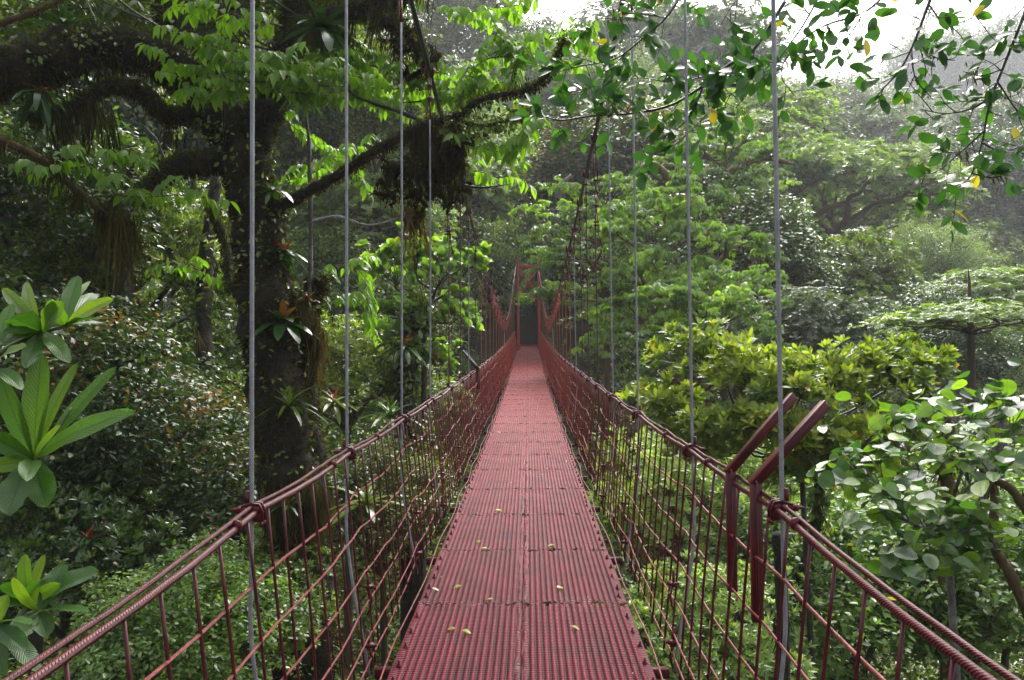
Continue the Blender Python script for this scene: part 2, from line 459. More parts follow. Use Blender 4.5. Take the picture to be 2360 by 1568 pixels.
# ------------------------------------------------------------------ the bridge
br = empty('suspension_bridge', (XC, 0, -1.6),
           'long narrow red suspension footbridge running straight ahead to a red portal in the forest', 'bridge')
rb = np.random.default_rng(11)
PL, NX = 1.22, 18
def deck_panel(y0, side):
    mb = MB()
    pitch = 0.64 / NX
    prof = [(0.0, 0), (.18, 0), (.30, 1), (.80, 1), (.92, 0)]
    us, hs = [], []
    for i in range(NX):
        for u, h in prof:
            us.append((i + u) * pitch); hs.append(h)
    us.append(0.64); hs.append(0)
    us, hs = np.array(us), np.array(hs, float)
    rows = 25 if y0 < 14 else (13 if y0 < 30 else 7)
    v = np.linspace(0, PL - 0.006, rows)
    U, Vv = np.meshgrid(us, v)
    Hh = np.broadcast_to(hs, U.shape)
    edge = np.minimum(Vv, PL - Vv)
    nzv = np.sin(U * 9 + y0 * 3) * np.cos(Vv * 5 + y0 * 7 + side)
    low = rb.standard_normal((rows, 1)) * 0.0007 + 0.003 * nzv
    ph = rb.uniform(0, 6, 3)
    crump = np.clip(1 - edge / .07, 0, 1) * (rb.standard_normal(U.shape) * 0.007 + 0.006 * np.sin(U * 40 + ph[0]) + .006)
    seam = ((U < 0.035) if side > 0 else (U > 0.605)) * rb.standard_normal(U.shape) * 0.005
    rim = ((U > 0.60) if side > 0 else (U < 0.04))
    flat = np.clip(1 - Hh * 0 - (edge < 0.03) * .8 - rim * .9 - (((U < 0.035) if side > 0 else (U > 0.605)) * .6), 0, 1)
    X = XC + (U if side > 0 else U - 0.64) + (0.002 if side > 0 else -0.002)
    Y = y0 + Vv + 0.006 * np.sin(U * 17 + ph[1]) * (edge < 0.02)
    Z = deck_z(Y) + Hh * 0.010 * flat + low + crump + seam + rim * 0.003
    lv = np.stack([U, Vv + y0, np.clip(Hh * flat + (1 - flat) * .75, 0, 1)], -1).reshape(-1, 3)
    k = len(us)
    i = np.arange(rows - 1)[:, None] * k; j = np.arange(k - 1)[None, :]
    F = np.stack([i + j, i + j + 1, i + k + j + 1, i + k + j], -1).reshape(-1, 4)
    mb.add(np.stack([X, Y, Z], -1).reshape(-1, 3), F, 0.5, lv)
    # folded rim so the sheet has thickness
    x0, x1 = X.min(), X.max()
    for ys in (y0, y0 + PL - 0.006):
        box(mb, ((x0 + x1) / 2, ys, float(deck_z(ys)) - 0.012), (0.64, 0.004, 0.022))
    box(mb, (x1 if side > 0 else x0, y0 + PL / 2, float(deck_z(y0 + PL / 2)) - 0.012), (0.004, PL - 0.01, 0.022))
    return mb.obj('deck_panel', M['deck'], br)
y = -2.5
npan = 0
while y < 52.0 and npan < 98:
    for sd in (-1, 1):
        deck_panel(y, sd); npan += 1
    y += PL

def side_path(sd, frac, ys):
    """a point between rail (frac 0) and deck level (frac 1) on one side of the railing"""
    hr, hb = half_rail(ys), base_half(ys)
    return XC + sd * (hr + (hb - hr) * frac)

ST = [2.63, 4.02, 5.76, 7.44, 9.2, 10.75, 12.25] + [12.25 + 1.58 * k for k in range(1, 20)]
ST = np.array([s for s in ST if s < 43.4])

# hand rails: a thick rope and a thinner one tied on top
def rail_sag(ys):
    S = np.concatenate([[-3.5, 0.1], ST, [43.9]])
    i = np.clip(np.searchsorted(S, ys) - 1, 0, len(S) - 2)
    f = (ys - S[i]) / (S[i + 1] - S[i])
    return -np.where(ys < 2.63, 0.055, 0.014) * 4 * f * (1 - f)
ys = np.arange(-3.2, 44.0, 0.12)
for sd in (-1, 1):
    nz = np.cumsum(rb.standard_normal(len(ys))) ; nz = (nz - np.convolve(nz, np.ones(15) / 15, 'same')) * 0.0016
    P = np.stack([side_path(sd, 0, ys) + nz, ys, rail_z(ys) + rail_sag(ys)], 1)
    mb = MB(); tube(mb, P, 0.0112, 10)
    mb.obj('handrail_rope', M['redrope'], br)
    nz2 = np.sin(ys * 4.1 + sd) * 0.006 + nz * 2
    P2 = P + np.stack([sd * (0.013 + np.abs(nz2) * .5), ys * 0, 0.021 + nz2 * np.clip(ys / 3 - .4, 0, 1)], 1)
    mb = MB(); tube(mb, P2, 0.0075, 8)
    mb.obj('handrail_rope', M['redrope'], br)
    # binding wires round the two ropes
    for q in np.arange(1.3, 20, 1.15):
        i = np.argmin(np.abs(ys - q)); mb = MB()
        tube(mb, [P[i] + (0, -.004, .008), P[i] + (0, .006, .008)], 0.021, 8)
        mb.obj('rail_binding', M['red'], br)

# horizontal net wires
dep = [0.20, 0.385, 0.57, 0.74, 0.88, 0.985]
ys = np.arange(-3.0, 44.0, 0.19)
for sd in (-1, 1):
    for w, dp in enumerate(dep):
        S = np.concatenate([[-2.5, -0.6, 1.0], ST, [43.6]])
        kz = rb.uniform(-0.028, 0.032, len(S)) * np.clip(S / 6, .25, 1.0)
        kx = rb.uniform(-0.012, 0.02, len(S)) * np.clip(S / 5, .3, 1.0)
        off = np.interp(ys, S, kz); ofx = np.interp(ys, S, kx)
        i = np.clip(np.searchsorted(S, ys) - 1, 0, len(S) - 2)
        f = np.clip((ys - S[i]) / (S[i + 1] - S[i]), 0, 1)
        sag = -0.05 * np.clip(ys / 7, .2, 1) * np.sin(f * math.pi) ** .8 + 0.006 * rb.standard_normal(len(ys)) * np.clip(ys / 6, .2, 1.3)
        P = np.stack([side_path(sd, dp, ys) + sd * ofx, ys, rail_z(ys) - dp * 1.05 + off + sag], 1)
        mb = MB(); tube(mb, P, 0.0050 if w else 0.0055, 6)
        mb.obj('net_wire', M['redwire'], br)
    # wire lacing along the deck edge
    P = np.stack([XC + sd * (0.665 + 0.012 * np.sin(ys * 3.3)), ys, deck_z(ys) + 0.012 + 0.018 * np.abs(np.sin(ys * 2.1))], 1)
    mb = MB(); tube(mb, P, 0.005, 6)
    mb.obj('edge_wire', M['redwire'], br)

# upright rods of the net
by = np.arange(0.18, 43.6, 0.195)
rest = {-1: MB(), 1: MB()}
for n_, q in enumerate(by):
    for sd in (-1, 1):
        mb = MB() if n_ < 50 else rest[sd]
        j1, j2 = rb.normal(0, 0.006, 2)
        lean = rb.normal(0, 0.012)
        q_ = q + rb.normal(0, .01)
        P = [(float(side_path(sd, 0, q_)) + j1 * .3, q_, float(rail_z(q_) + rail_sag(np.array([q_]))[0]) + .004),
             (float(side_path(sd, .5, q_)) + j1, q_ + lean * .5, float(rail_z(q_)) - .52),
             (float(side_path(sd, 1, q_)) + j2, q_ + lean, float(deck_z(q_)) - 0.06)]
        tube(mb, cat(P, 3), 0.0056, 6 if n_ < 50 else 5)
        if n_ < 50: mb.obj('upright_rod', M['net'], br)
for sd in (-1, 1):
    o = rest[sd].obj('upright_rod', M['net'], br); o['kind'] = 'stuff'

# main cables
for sd in (-1, 1):
    yy = np.arange(-6, 50.1, 0.35)
    z = np.array([np.mean(cab_z(q + np.linspace(-.9, .9, 7), sd)) if abs(q - 44) > 1.2 else float(cab_z(q, sd)) for q in yy])
    P = np.stack([XC + sd * cab_half(yy), yy, z], 1)
    mb = MB(); tube(mb, P, 0.0225, 10)
    mb.obj('main_cable', M['blackrope'], br)

# clamp shapes shared by all hangers
def clip_mesh():
    mb = MB()
    for s_ in (-1, 1):                                   # the two ears of the shackle round the main cable
        tube(mb, [(s_ * .034, -.012, .03), (s_ * .036, -.006, .0), (s_ * .03, 0, -.035), (s_ * .012, 0, -.06)], [.014, .017, .014, .010], 8)
        tube(mb, [(s_ * .036, -.012, .028), (s_ * .036, -.014, .05)], .0095, 6)
        tube(mb, [(s_ * .012, 0, -.05), (s_ * .007, .002, -.26), (s_ * .006, .002, -.27)], .0065, 6)
    for zz, r in ((-.14, .021), (-.26, .023)):           # the two rope clips
        tube(mb, [(-.024, .004, zz), (0.026, .004, zz)], .011, 8)
        tube(mb, [(0, -.012, zz - .013), (0, -.012, zz + .013)], r * .8, 6)
        tube(mb, [(.018, -.02, zz), (.018, .03, zz)], .007, 6)
    tube(mb, [(-.012, .008, -.26), (-.022, .012, -.36), (-.034, .012, -.42)], .006, 6)
    tube(mb, [(0, 0, -.26), (0, 0, -.46)], .0100, 8)
    return mb.mesh('cable_clip', M['red'])
CLIP = clip_mesh()
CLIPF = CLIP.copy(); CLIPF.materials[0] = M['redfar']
def rail_clamp_mesh():
    mb = MB()
    box(mb, (0.0, 0, 0.006), (0.052, 0.05, 0.040), bev=.008)
    box(mb, (-0.012, 0, -0.026), (0.040, 0.036, 0.040), bev=.008)
    for yy_ in (-.016, .016):
        tube(mb, [(-.03, yy_, -.04), (-.034, yy_, 0), (-.02, yy_, .03), (.012, yy_, .034), (.05, yy_, .02)], .0065, 6)
        tube(mb, [(.045, yy_, .012), (.095, yy_, .006)], .0065, 6)
        tube(mb, [(.052, yy_, .011), (.066, yy_, .009)], .012, 6)
        tube(mb, [(-.03, yy_, -.044), (-.03, yy_, -.062)], .008, 6)
    box(mb, (0.058, 0, 0.004), (0.034, 0.05, 0.022), bev=.006)
    tube(mb, [(.03, 0, .02), (.03, 0, .085)], .0115, 8)
    return mb.mesh('rail_clamp', M['red'])
RCL = rail_clamp_mesh()
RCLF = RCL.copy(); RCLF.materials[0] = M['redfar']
def low_clamp_mesh():
    mb = MB()
    box(mb, (0, 0, 0), (0.05, 0.03, 0.022), bev=.005)
    tube(mb, [(-.038, 0, 0), (.04, 0, 0)], .008, 6)
    tube(mb, [(-.012, -.02, .002), (-.012, .024, .002)], .009, 6)
    tube(mb, [(0.006, 0, -.02), (0.006, 0, .075)], .0095, 8)
    tube(mb, [(0.006, .0, .0), (-.014, .01, -.07), (-.004, .01, -.13), (.012, .0, -.16)], .0065, 6)
    return mb.mesh('lower_clamp', M['red'])
LCL = low_clamp_mesh()

def turnbuckle(mb, x, y_, z):
    tube(mb, [(x, y_, z), (x, y_, z - .13)], .008, 6)
    tube(mb, [(x - .03, y_, z - .135), (x + .03, y_, z - .135)], .012, 6)
    for s_ in (-1, 1):
        tube(mb, [(x + s_ * .021, y_, z - .13), (x + s_ * .023, y_, z - .30), (x + s_ * .021, y_, z - .47)], .0085, 6)
    tube(mb, [(x - .03, y_, z - .475), (x + .03, y_, z - .475)], .013, 6)
    tube(mb, [(x, y_, z - .47), (x, y_, z - .60)], .009, 6)
    lk = [(x + .020 * math.sin(a), y_, z - .645 - .052 * math.cos(a)) for a in np.linspace(0, 2 * math.pi, 13)]
    tube(mb, lk, .007, 6)
    lk = [(x, y_ + .018 * math.sin(a), z - .74 - .052 * math.cos(a)) for a in np.linspace(0, 2 * math.pi, 13)]
    tube(mb, lk, .007, 6)
    for zz in (-.78, -.98, -1.02):
        tube(mb, [(x - .03, y_, z + zz), (x + .034, y_, z + zz)], .012, 6)
    tube(mb, [(x - .008, y_, z - .78), (x - .006, y_, z - 1.1)], .007, 6)
    tube(mb, [(x + .008, y_, z - .78), (x + .03, y_, z - 1.15), (x + .075, y_, z - 1.3)], .007, 6)

for k, s in enumerate(ST):
    for sd in (-1, 1):
        s_ = s if sd < 0 else s + (0.0, .04, .3, .4, .3, .15)[k] if k < 6 else s
        x0, x1 = XC + sd * float(cab_half(s_)), float(side_path(sd, 0, s_)) + sd * .018
        x2 = float(side_path(sd, 1, s_)) + sd * .01
        zc, zr, zb = float(cab_z(s_, sd)), float(rail_z(s_)), float(deck_z(s_))
        m = M['galv'] if k < (4 if sd < 0 else 5) or k == 6 + (sd > 0) * 1 else M['darkrope'] if k < 8 else M['whiterope'] if (k == 14 + (sd < 0) * 2) else M['rustrope']
        turn = (k == 4 and sd < 0) or (k == 4 and sd > 0)
        if turn: m = M['darkrope']
        mb = MB()
        top = zc - (1.0 if turn else .3)
        P = cat([(x0, s_, top), ((x0 + x1) / 2 + rb.normal(0, .004), s_, (top + zr) / 2), (x1, s_, zr), (x1 - sd * .002, s_, zr - .5), (x2, s_, zb - .09)], 5)
        tube(mb, P, 0.0072 if m is not M['galv'] else 0.0078, 8)
        h = mb.obj('hanger_rope', m, br)
        L = np.array(br.location)
        if turn:
            mt = MB(); turnbuckle(mt, x0 + sd * .012, s_, zc - .05)
            for e in (-1, 1):
                tube(mt, [(x0 + e * .034, s_ - .012, zc + .03), (x0 + e * .034, s_, zc), (x0 + e * .012, s_, zc - .07)], .014, 6)
            mt.obj('turnbuckle', M['red'], h, loc=None)
            h.children[0].data.transform(Matrix.Translation(-Vector(br.location)))
        else:
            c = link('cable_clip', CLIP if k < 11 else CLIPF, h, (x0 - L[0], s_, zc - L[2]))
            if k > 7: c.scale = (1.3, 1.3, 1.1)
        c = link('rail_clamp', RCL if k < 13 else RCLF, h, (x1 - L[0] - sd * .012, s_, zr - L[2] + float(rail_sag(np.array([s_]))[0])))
        c.scale = (sd * .85, .8, .8)
        if k < 13:
            c = link('lower_clamp', LCL, h, (x2 - L[0], s_, zb + 0.06 - L[2])); c.scale = (sd, 1, 1)
            c = link('lower_clamp', LCL, h, (x2 - L[0], s_, zb + 0.36 - L[2])); c.scale = (sd * .8, 1, .9)
        # cross beam under the deck at each pair of hangers
        if sd > 0:
            mc = MB(); beam(mc, (XC - 0.74, s_ - .1, zb - .055), (XC + 0.74, s_ - .1, zb - .055), .04, .05)
            mc.obj('cross_beam', M['red'], br)

# bolts along both deck edges
def bolt_geo(mb, x, y_, z):
    tube(mb, [(x, y_, z + .001), (x, y_, z + .006)], .016, 8)
    tube(mb, [(x, y_, z + .005), (x + .001, y_, z + .030)], .0055, 6)
    tube(mb, [(x, y_, z + .006), (x, y_, z + .014)], .010, 6)
mb = MB(); bolt_geo(mb, 0, 0, 0); BOLT = mb.mesh('deck_bolt', M['angle'])
bys = np.concatenate([[y0 + o_ for o_ in (.12, .32, .52, .74, .98)] for y0 in np.arange(-2.5 + PL * 4, 46, PL)])
far = MB()
for n_, q in enumerate(bys):
    for sd in (-1, 1):
        x, z = XC + sd * (0.612 + rb.normal(0, .006)), float(deck_z(q)) + .003
        if n_ < 50: link('deck_bolt', BOLT, br, (x - XC, q + rb.normal(0, .015), z + 1.6))
        elif q < 32: bolt_geo(far, x, q, z)
o = far.obj('deck_bolt', M['angle'], br); o['kind'] = 'stuff'

# bent steel bracket posts on the railing
def bracket(x, y_, ztop, zarm, xarm, zlow, w, wide=1.0, mat='angle'):
    w *= .85
    mb = MB(); sd = 1 if x > 0 else -1
    beam(mb, (x, y_, ztop), (x, y_, zlow), w, w * .72, up=(0, 1, 0))
    beam(mb, (x - sd * .004, y_ - w * .55, ztop + .01), (x - sd * .004, y_ - w * .55, zlow + .004), w * .22, w * .25, up=(0, 1, 0))
    beam(mb, (x - sd * .012, y_ + .004, ztop - .008), (xarm, y_ + .03, zarm), w * .9, w * .95 * wide, up=(0, 1, 0))
    beam(mb, (x - sd * .03, y_ - .035, ztop + .006), (xarm - sd * .018, y_ - .01, zarm + .015), w * .22, w * .6 * wide, up=(0, 1, 0))
    return mb.obj('bracket_post', M[mat], br)
bracket(.815, 2.85, -.50, -.22, 1.08, -1.0, .047)
bracket(.815, 3.20, -.515, -.215, 1.08, -1.0, .045)
M['wetsteel'] = metal('bare_wet_steel', (0.25, 0.3, 0.33), (0.45, 0.5, 0.52), 0.25)
bracket(-.88, 13.6, -.40, -.085, -1.12, -.75, .08)
mb = MB(); beam(mb, (-.90, 13.52, -.33), (-1.13, 13.52, -.065), .02, .075, up=(0, 1, 0)); mb.obj('bracket_cap', M['wetsteel'], br)

# portal tower at the far bank
tw = MB()
TY = 44.0
tz = float(deck_z(TY))
for sd in (-1, 1):
    mb = MB(); xx = .02 + sd * .58
    box(mb, (xx, TY, (4.75 + tz - 3.0) / 2), (.13, .2, 4.75 - tz + 3.0), bev=.01)
    box(mb, (xx, TY, 4.78), (.2, .26, .05), bev=.008)
    box(mb, (xx, TY - .104, tz + .35), (.16, .01, .5), bev=.002)
    mb.obj('tower_leg', M['tower'], br)
for z, h in ((2.76, .24), (4.45, .2)):
    mb = MB(); beam(mb, (.02 - .515, TY, z), (.02 + .515, TY, z), .16, h, bev=.01)
    mb.obj('tower_crossbeam', M['tower'], br)
mb = MB(); beam(mb, (-.48, TY - .03, 4.33), (.52, TY - .03, 2.9), .05, .15); mb.obj('tower_brace', M['tower'], br)
mb = MB(); beam(mb, (.52, TY + .03, 4.33), (-.48, TY + .03, 2.9), .05, .15); mb.obj('tower_brace', M['tower'], br)
# solid side panels of the approach beyond the tower
for sd in (-1, 1):
    mb = MB(); beam(mb, (.02 + sd * .68, TY + .2, tz + .5), (.02 + sd * .66, 52, float(deck_z(52)) + .5), .02, 1.0)
    mb.obj('approach_panel', M['red'], br)
# ------------------------------------------------------------------ leaves, clumps and crowns
G = {}
G['fresh'] = leafmat('fresh_green_leaf', [(0, (.045, .095, .018)), (.5, (.12, .21, .04)), (.93, (.22, .34, .07)), (1, (.28, .24, .06))], .36, .42, .8)
G['bough'] = leafmat('sunlit_thin_leaf', [(0, (.035, .090, .010)), (.5, (.09, .19, .016)), (.93, (.17, .30, .025)), (1, (.26, .24, .04))], .36, .46, .5)
G['mid'] = leafmat('mid_green_leaf', [(0, (.026, .058, .010)), (.5, (.09, .14, .028)), (.93, (.21, .27, .06)), (1, (.22, .14, .04))], .25, .38, .7)
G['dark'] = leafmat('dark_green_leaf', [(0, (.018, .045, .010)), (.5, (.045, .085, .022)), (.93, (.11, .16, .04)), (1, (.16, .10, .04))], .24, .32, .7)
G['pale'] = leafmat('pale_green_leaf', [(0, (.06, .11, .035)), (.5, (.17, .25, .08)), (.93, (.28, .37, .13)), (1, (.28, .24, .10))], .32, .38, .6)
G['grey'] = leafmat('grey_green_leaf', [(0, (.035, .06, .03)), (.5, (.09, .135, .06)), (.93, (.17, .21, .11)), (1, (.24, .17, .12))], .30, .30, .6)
G['yellow'] = leafmat('yellow_green_leaf', [(0, (.05, .10, .010)), (.45, (.11, .165, .024)), (.93, (.23, .28, .045)), (1, (.36, .22, .05))], .33, .40, .55)
G['gloss'] = leafmat('glossy_dark_leaf', [(0, (.018, .06, .016)), (.6, (.04, .12, .022)), (.93, (.08, .18, .03)), (1, (.35, .27, .03))], .30, .38, .5)
G['russet'] = leafmat('russet_tipped_leaf', [(0, (.015, .04, .012)), (.55, (.045, .085, .02)), (.8, (.13, .11, .03)), (1, (.28, .12, .05))], .40, .28, .4)
G['big'] = leafmat('broad_veined_leaf', [(0, (.025, .08, .014)), (.5, (.06, .14, .014)), (1, (.17, .23, .02))], .38, .34, .5, veins=True)
G['round'] = leafmat('round_serrated_leaf', [(0, (.014, .05, .014)), (.5, (.04, .11, .02)), (1, (.2, .32, .03))], .24, .36, 1.0, veins=110.0)
G['brom'] = leafmat('bromeliad_strap_leaf', [(0, (.014, .045, .018)), (.45, (.035, .09, .02)), (.7, (.12, .17, .02)), (.85, (.12, .022, .010)), (1, (.2, .07, .02))], .25, .2, .6)
G['moss'] = leafmat('moss_strand', [(0, (.012, .014, .005)), (.5, (.035, .032, .010)), (.8, (.08, .065, .014)), (1, (.12, .07, .03))], .9, .25, .1)
G['mossgreen'] = leafmat('green_moss_tuft', [(0, (.02, .03, .006)), (.6, (.06, .075, .012)), (1, (.13, .12, .02))], .9, .25, .1)
B = {}
B['mossy'] = barkmat('mossy_bark', (.006, .005, .004), (.018, .014, .008), (.05, .042, .014), 4, .9, .04)
B['brown'] = barkmat('brown_twig_bark', (.03, .02, .014), (.07, .045, .03), (.12, .09, .05), 8, .8, .01)
B['rust'] = barkmat('rusty_mossed_limb', (.05, .028, .014), (.11, .06, .025), (.12, .10, .03), 7, .85, .02)
B['grey'] = barkmat('grey_bark', (.05, .045, .04), (.12, .11, .10), (.22, .21, .19), 9, .8, .01)
B['black'] = barkmat('wet_black_bark', (.006, .006, .005), (.016, .014, .012), (.04, .035, .028), 12, .4, .006)

def leaf_t(kind):
    """leaf templates: x across, y from stem to tip (length 1), z the face normal; returns verts, faces, lv"""
    if kind == 'tiny':
        V = [(0, 0, 0), (.24, .42, .05), (0, 1, -.10), (-.24, .42, .05)]
        return np.array(V, float), [np.array([[0, 1, 2], [0, 2, 3]])], None
    if kind == 'round':
        V = [(0, 0, 0), (.30, .25, .04), (.33, .62, .03), (0, 1, -.06), (-.33, .62, .03), (-.30, .25, .04)]
        return np.array(V, float), [np.array([[0, 1, 2, 3], [0, 3, 4, 5]])], None
    st = {'oval': ([0, .12, .35, .6, .85, 1], [.0, .14, .235, .25, .15, 0], .10, .05),
          'hang': ([0, .1, .3, .55, .8, 1], [.0, .13, .21, .20, .10, 0], .22, .07),
          'lance': ([0, .15, .35, .6, .85, 1], [.0, .08, .14, .15, .09, 0], .20, .06),
          'strap': ([0, .15, .35, .55, .75, .9, 1], [.035, .04, .045, .045, .04, .025, 0], .55, .02),
          'disc': ([0, .08, .3, .6, .88, 1], [.0, .22, .38, .40, .22, 0], .10, .05)}[kind]
    ys_, ws, droop, fold = st
    V, LV = [], []
    for y_, w_ in zip(ys_, ws):
        z0 = -droop * y_ * y_
        V += [(-w_, y_, z0 + fold * w_ / .2), (0, y_, z0), (w_, y_, z0 + fold * w_ / .2)]
        LV += [(-w_ / .25, y_, 1), (0.0001, y_, 1), (w_ / .25, y_, 1)]
    F = []
    for i in range(len(ys_) - 1):
        a = i * 3
        F += [[a, a + 1, a + 4, a + 3], [a + 1, a + 2, a + 5, a + 4]]
    return np.array(V, float), [np.array(F)], np.array(LV, float)

def add_leaves(mb, T, P, A, Nn, L, tint, wid=1.0, mat=0):
    """T template, P base points, A leaf axis, Nn face normal, L lengths"""
    Vt, Fs, LVt = T
    n, k = len(P), len(Vt)
    if n == 0: return
    A = norm(A)
    X = norm(np.cross(A, Nn) + 1e-6)
    Z = np.cross(X, A)
    L = np.broadcast_to(np.asarray(L, float), (n,))
    V = (Vt[None, :, 0, None] * X[:, None, :] * wid + Vt[None, :, 1, None] * A[:, None, :] + Vt[None, :, 2, None] * Z[:, None, :]) * L[:, None, None] + P[:, None, :]
    FF = [(f[None, :, :] + (np.arange(n) * k)[:, None, None]).reshape(-1, f.shape[1]) for f in Fs]
    tt = np.repeat(np.broadcast_to(np.asarray(tint, float), (n,)), k).clip(0, 1)
    lv = None if LVt is None else np.tile(LVt, (n, 1))
    mb.add(V.reshape(-1, 3), FF, tt, lv, mat)

def rvec(r, n):
    return norm(r.standard_normal((n, 3)))

def clump(kind, r, n):
    """a leafy twig end about 0.5 across at unit scale: arrays (P, A, N, L, tint); local z = outwards/up"""
    if kind in ('rosette', 'upwhorl'):
        lo, hi = (.15, .9) if kind == 'rosette' else (.25, 2.2)
        m = max(1, n // 7)
        C = r.uniform(-.42, .42, (m, 3)) * (1, 1, .45)
        P, A, Nn, L, t = [], [], [], [], []
        for c in C:
            q = 7
            a = np.arange(q) * 2.4 + r.uniform(0, 6)
            up = r.uniform(lo, hi, q)
            d = np.stack([np.cos(a), np.sin(a), up], 1)
            P.append(c + norm(d) * .02); A.append(d)
            Nn.append(np.stack([-np.cos(a) * up, -np.sin(a) * up, np.ones(q)], 1) + r.normal(0, .25, (q, 3)))
            L.append(r.uniform(.75, 1.15, q)); t.append(np.full(q, r.normal(0, .10)) + r.normal(0, .07, q) + (up - .5) * .22)
        return [np.concatenate(z) for z in (P, A, Nn, L, t)]
    if kind == 'hang':
        m = max(1, n // 12)
        P, A, Nn, L, t = [], [], [], [], []
        for i in range(m):
            a = r.uniform(0, 6.28); b = r.uniform(-.25, .35)
            d = norm(np.array([math.cos(a), math.sin(a), b]))
            q = 12
            s = np.linspace(.08, .62, q)
            c = r.uniform(-.2, .2, 3) * (1, 1, .5)
            side = np.cross(d, (0, 0, 1.0)) * np.where(np.arange(q) % 2, 1, -1)[:, None]
            P.append(c + d * s[:, None] + np.array([0, 0, -.12]) * (s[:, None] ** 2))
            A.append(side * .55 + d * .35 + np.array([0, 0, -1.0]) + r.normal(0, .2, (q, 3)))
            Nn.append(d * .8 + side * .5 + np.array([0, 0, .5]) + r.normal(0, .3, (q, 3)))
            L.append(r.uniform(.75, 1.15, q)); t.append(np.full(q, r.normal(0, .10)) + r.normal(0, .10, q))
        return [np.concatenate(z) for z in (P, A, Nn, L, t)]
    # 'flat': leaves ranked along short twigs, roughly level; 'mix': loose, every way up
    P = r.uniform(-.5, .5, (n, 3)) * (1, 1, .5 if kind == 'flat' else .8)
    A = r.standard_normal((n, 3)) * (1, 1, .4) + P * 1.5 + (0, 0, -.25)
    Nn = r.normal(0, .45, (n, 3)) + (0, 0, 1.0)
    return [P, A, Nn, r.uniform(.65, 1.2, n), r.normal(0, .16, n)]

def basis_z(Z, r):
    """orthonormal frames whose z axis is Z, spun at random; columns x, y, z"""
    Z = norm(Z)
    X = norm(np.cross(Z, rvec(r, len(Z))))
    return np.stack([X, np.cross(Z, X), Z], -1)

def foliage(mb, kind, leaf, C, Z, S, L, r, n=21, tint=.45, tj=.12, variants=6, wid=1.0, mat=0):
    """put leafy clumps at points C with outward axes Z, sizes S; L = leaf length in metres"""
    C, Z = np.asarray(C, float), np.asarray(Z, float)
    S = np.broadcast_to(np.asarray(S, float), (len(C),))
    pick = r.integers(0, variants, len(C))
    T = leaf_t(leaf)
    tc = (tint if np.ndim(tint) else np.full(len(C), tint)) + r.normal(0, tj, len(C))
    for v in range(variants):
        w = np.where(pick == v)[0]
        if not len(w): continue
        P, A, Nn, Lf, t = clump(kind, r, n)
        Mx = basis_z(Z[w], r)
        if kind in ('hang', 'flat'):                     # these keep gravity: only mild tilting
            Mx = basis_z(Z[w] * .35 + np.array([0, 0, 1.0]), r)
        PP = np.einsum('nij,kj->nki', Mx, P) * S[w][:, None, None] + C[w][:, None, :]
        AA = np.einsum('nij,kj->nki', Mx, A)
        NN = np.einsum('nij,kj->nki', Mx, Nn)
        LL = np.broadcast_to(Lf * L, (len(w), len(Lf)))
        tt = tc[w][:, None] + t[None, :]
        old = r.random(tt.shape) < .012
        tt = np.where(old, 1.0, np.clip(tt, 0, .93))
        add_leaves(mb, T, PP.reshape(-1, 3), AA.reshape(-1, 3), NN.reshape(-1, 3), LL.ravel(), tt.ravel(), wid, mat)

def limb(mb, a, b, r0, r1, r, wob=.12, n=5, sides=6, tint=.5, sag=0.0, lump=0.0):
    a, b = np.asarray(a, float), np.asarray(b, float)
    L = np.linalg.norm(b - a)
    k = max(3, n)
    t = np.linspace(0, 1, k)[:, None]
    P = a + (b - a) * t
    P[1:-1] += r.normal(0, wob * L * .5, (k - 2, 3)) * (1, 1, .7)
    P[:, 2] += sag * np.sin(t[:, 0] * math.pi) * L
    P = cat(P, 3)
    tube(mb, P, np.linspace(r0, r1, len(P)), sides, tint, lump=lump, rng=r, cap=False)
    return P

def strands(mb, P, r, n, len_, w=.012, tint=.5, tj=.2, spread=.05, mat=0):
    """thin hanging strands (moss, roots) below points P"""
    nc = max(3, n // 14)
    ci = r.integers(0, len(P), nc)
    cq = P[ci] + r.normal(0, spread, (nc, 3)); cl = len_ * r.gamma(1.6, .6, nc).clip(.15, 3.2); cd = r.normal(0, .10, (nc, 3)); ct = r.normal(0, tj, nc)
    i = r.integers(0, nc, n)
    Q = cq[i] + r.normal(0, .022 + spread * .18, (n, 3))
    L = cl[i] * r.uniform(.35, 1.1, n)
    a = r.uniform(0, math.pi, n)
    X = np.stack([np.cos(a), np.sin(a), 0 * a], 1) * (w * r.uniform(.5, 1.3, n))[:, None]
    D = r.normal(0, .14, (n, 3)) + cd[i]; D[:, 2] = -1
    k = 4
    s = np.linspace(0, 1, k)
    wd = np.array([.6, 1.0, .8, .15])
    bend = r.normal(0, .12, (n, 3)) * (1, 1, 0)
    mid = Q[:, None, :] + D[:, None, :] * (s[None, :, None] * L[:, None, None]) + bend[:, None, :] * (s[None, :, None] ** 2) * L[:, None, None]
    V = np.stack([mid - X[:, None, :] * wd[None, :, None], mid + X[:, None, :] * wd[None, :, None]], 2).reshape(-1, 3)
    base = (np.arange(n) * k * 2)[:, None, None]
    F = np.array([[2 * j, 2 * j + 1, 2 * j + 3, 2 * j + 2] for j in range(k - 1)])[None] + base
    mb.add(V, F.reshape(-1, 4), np.repeat((tint + ct[i] + r.normal(0, tj * .5, n)).clip(0, 1), k * 2), None, mat)

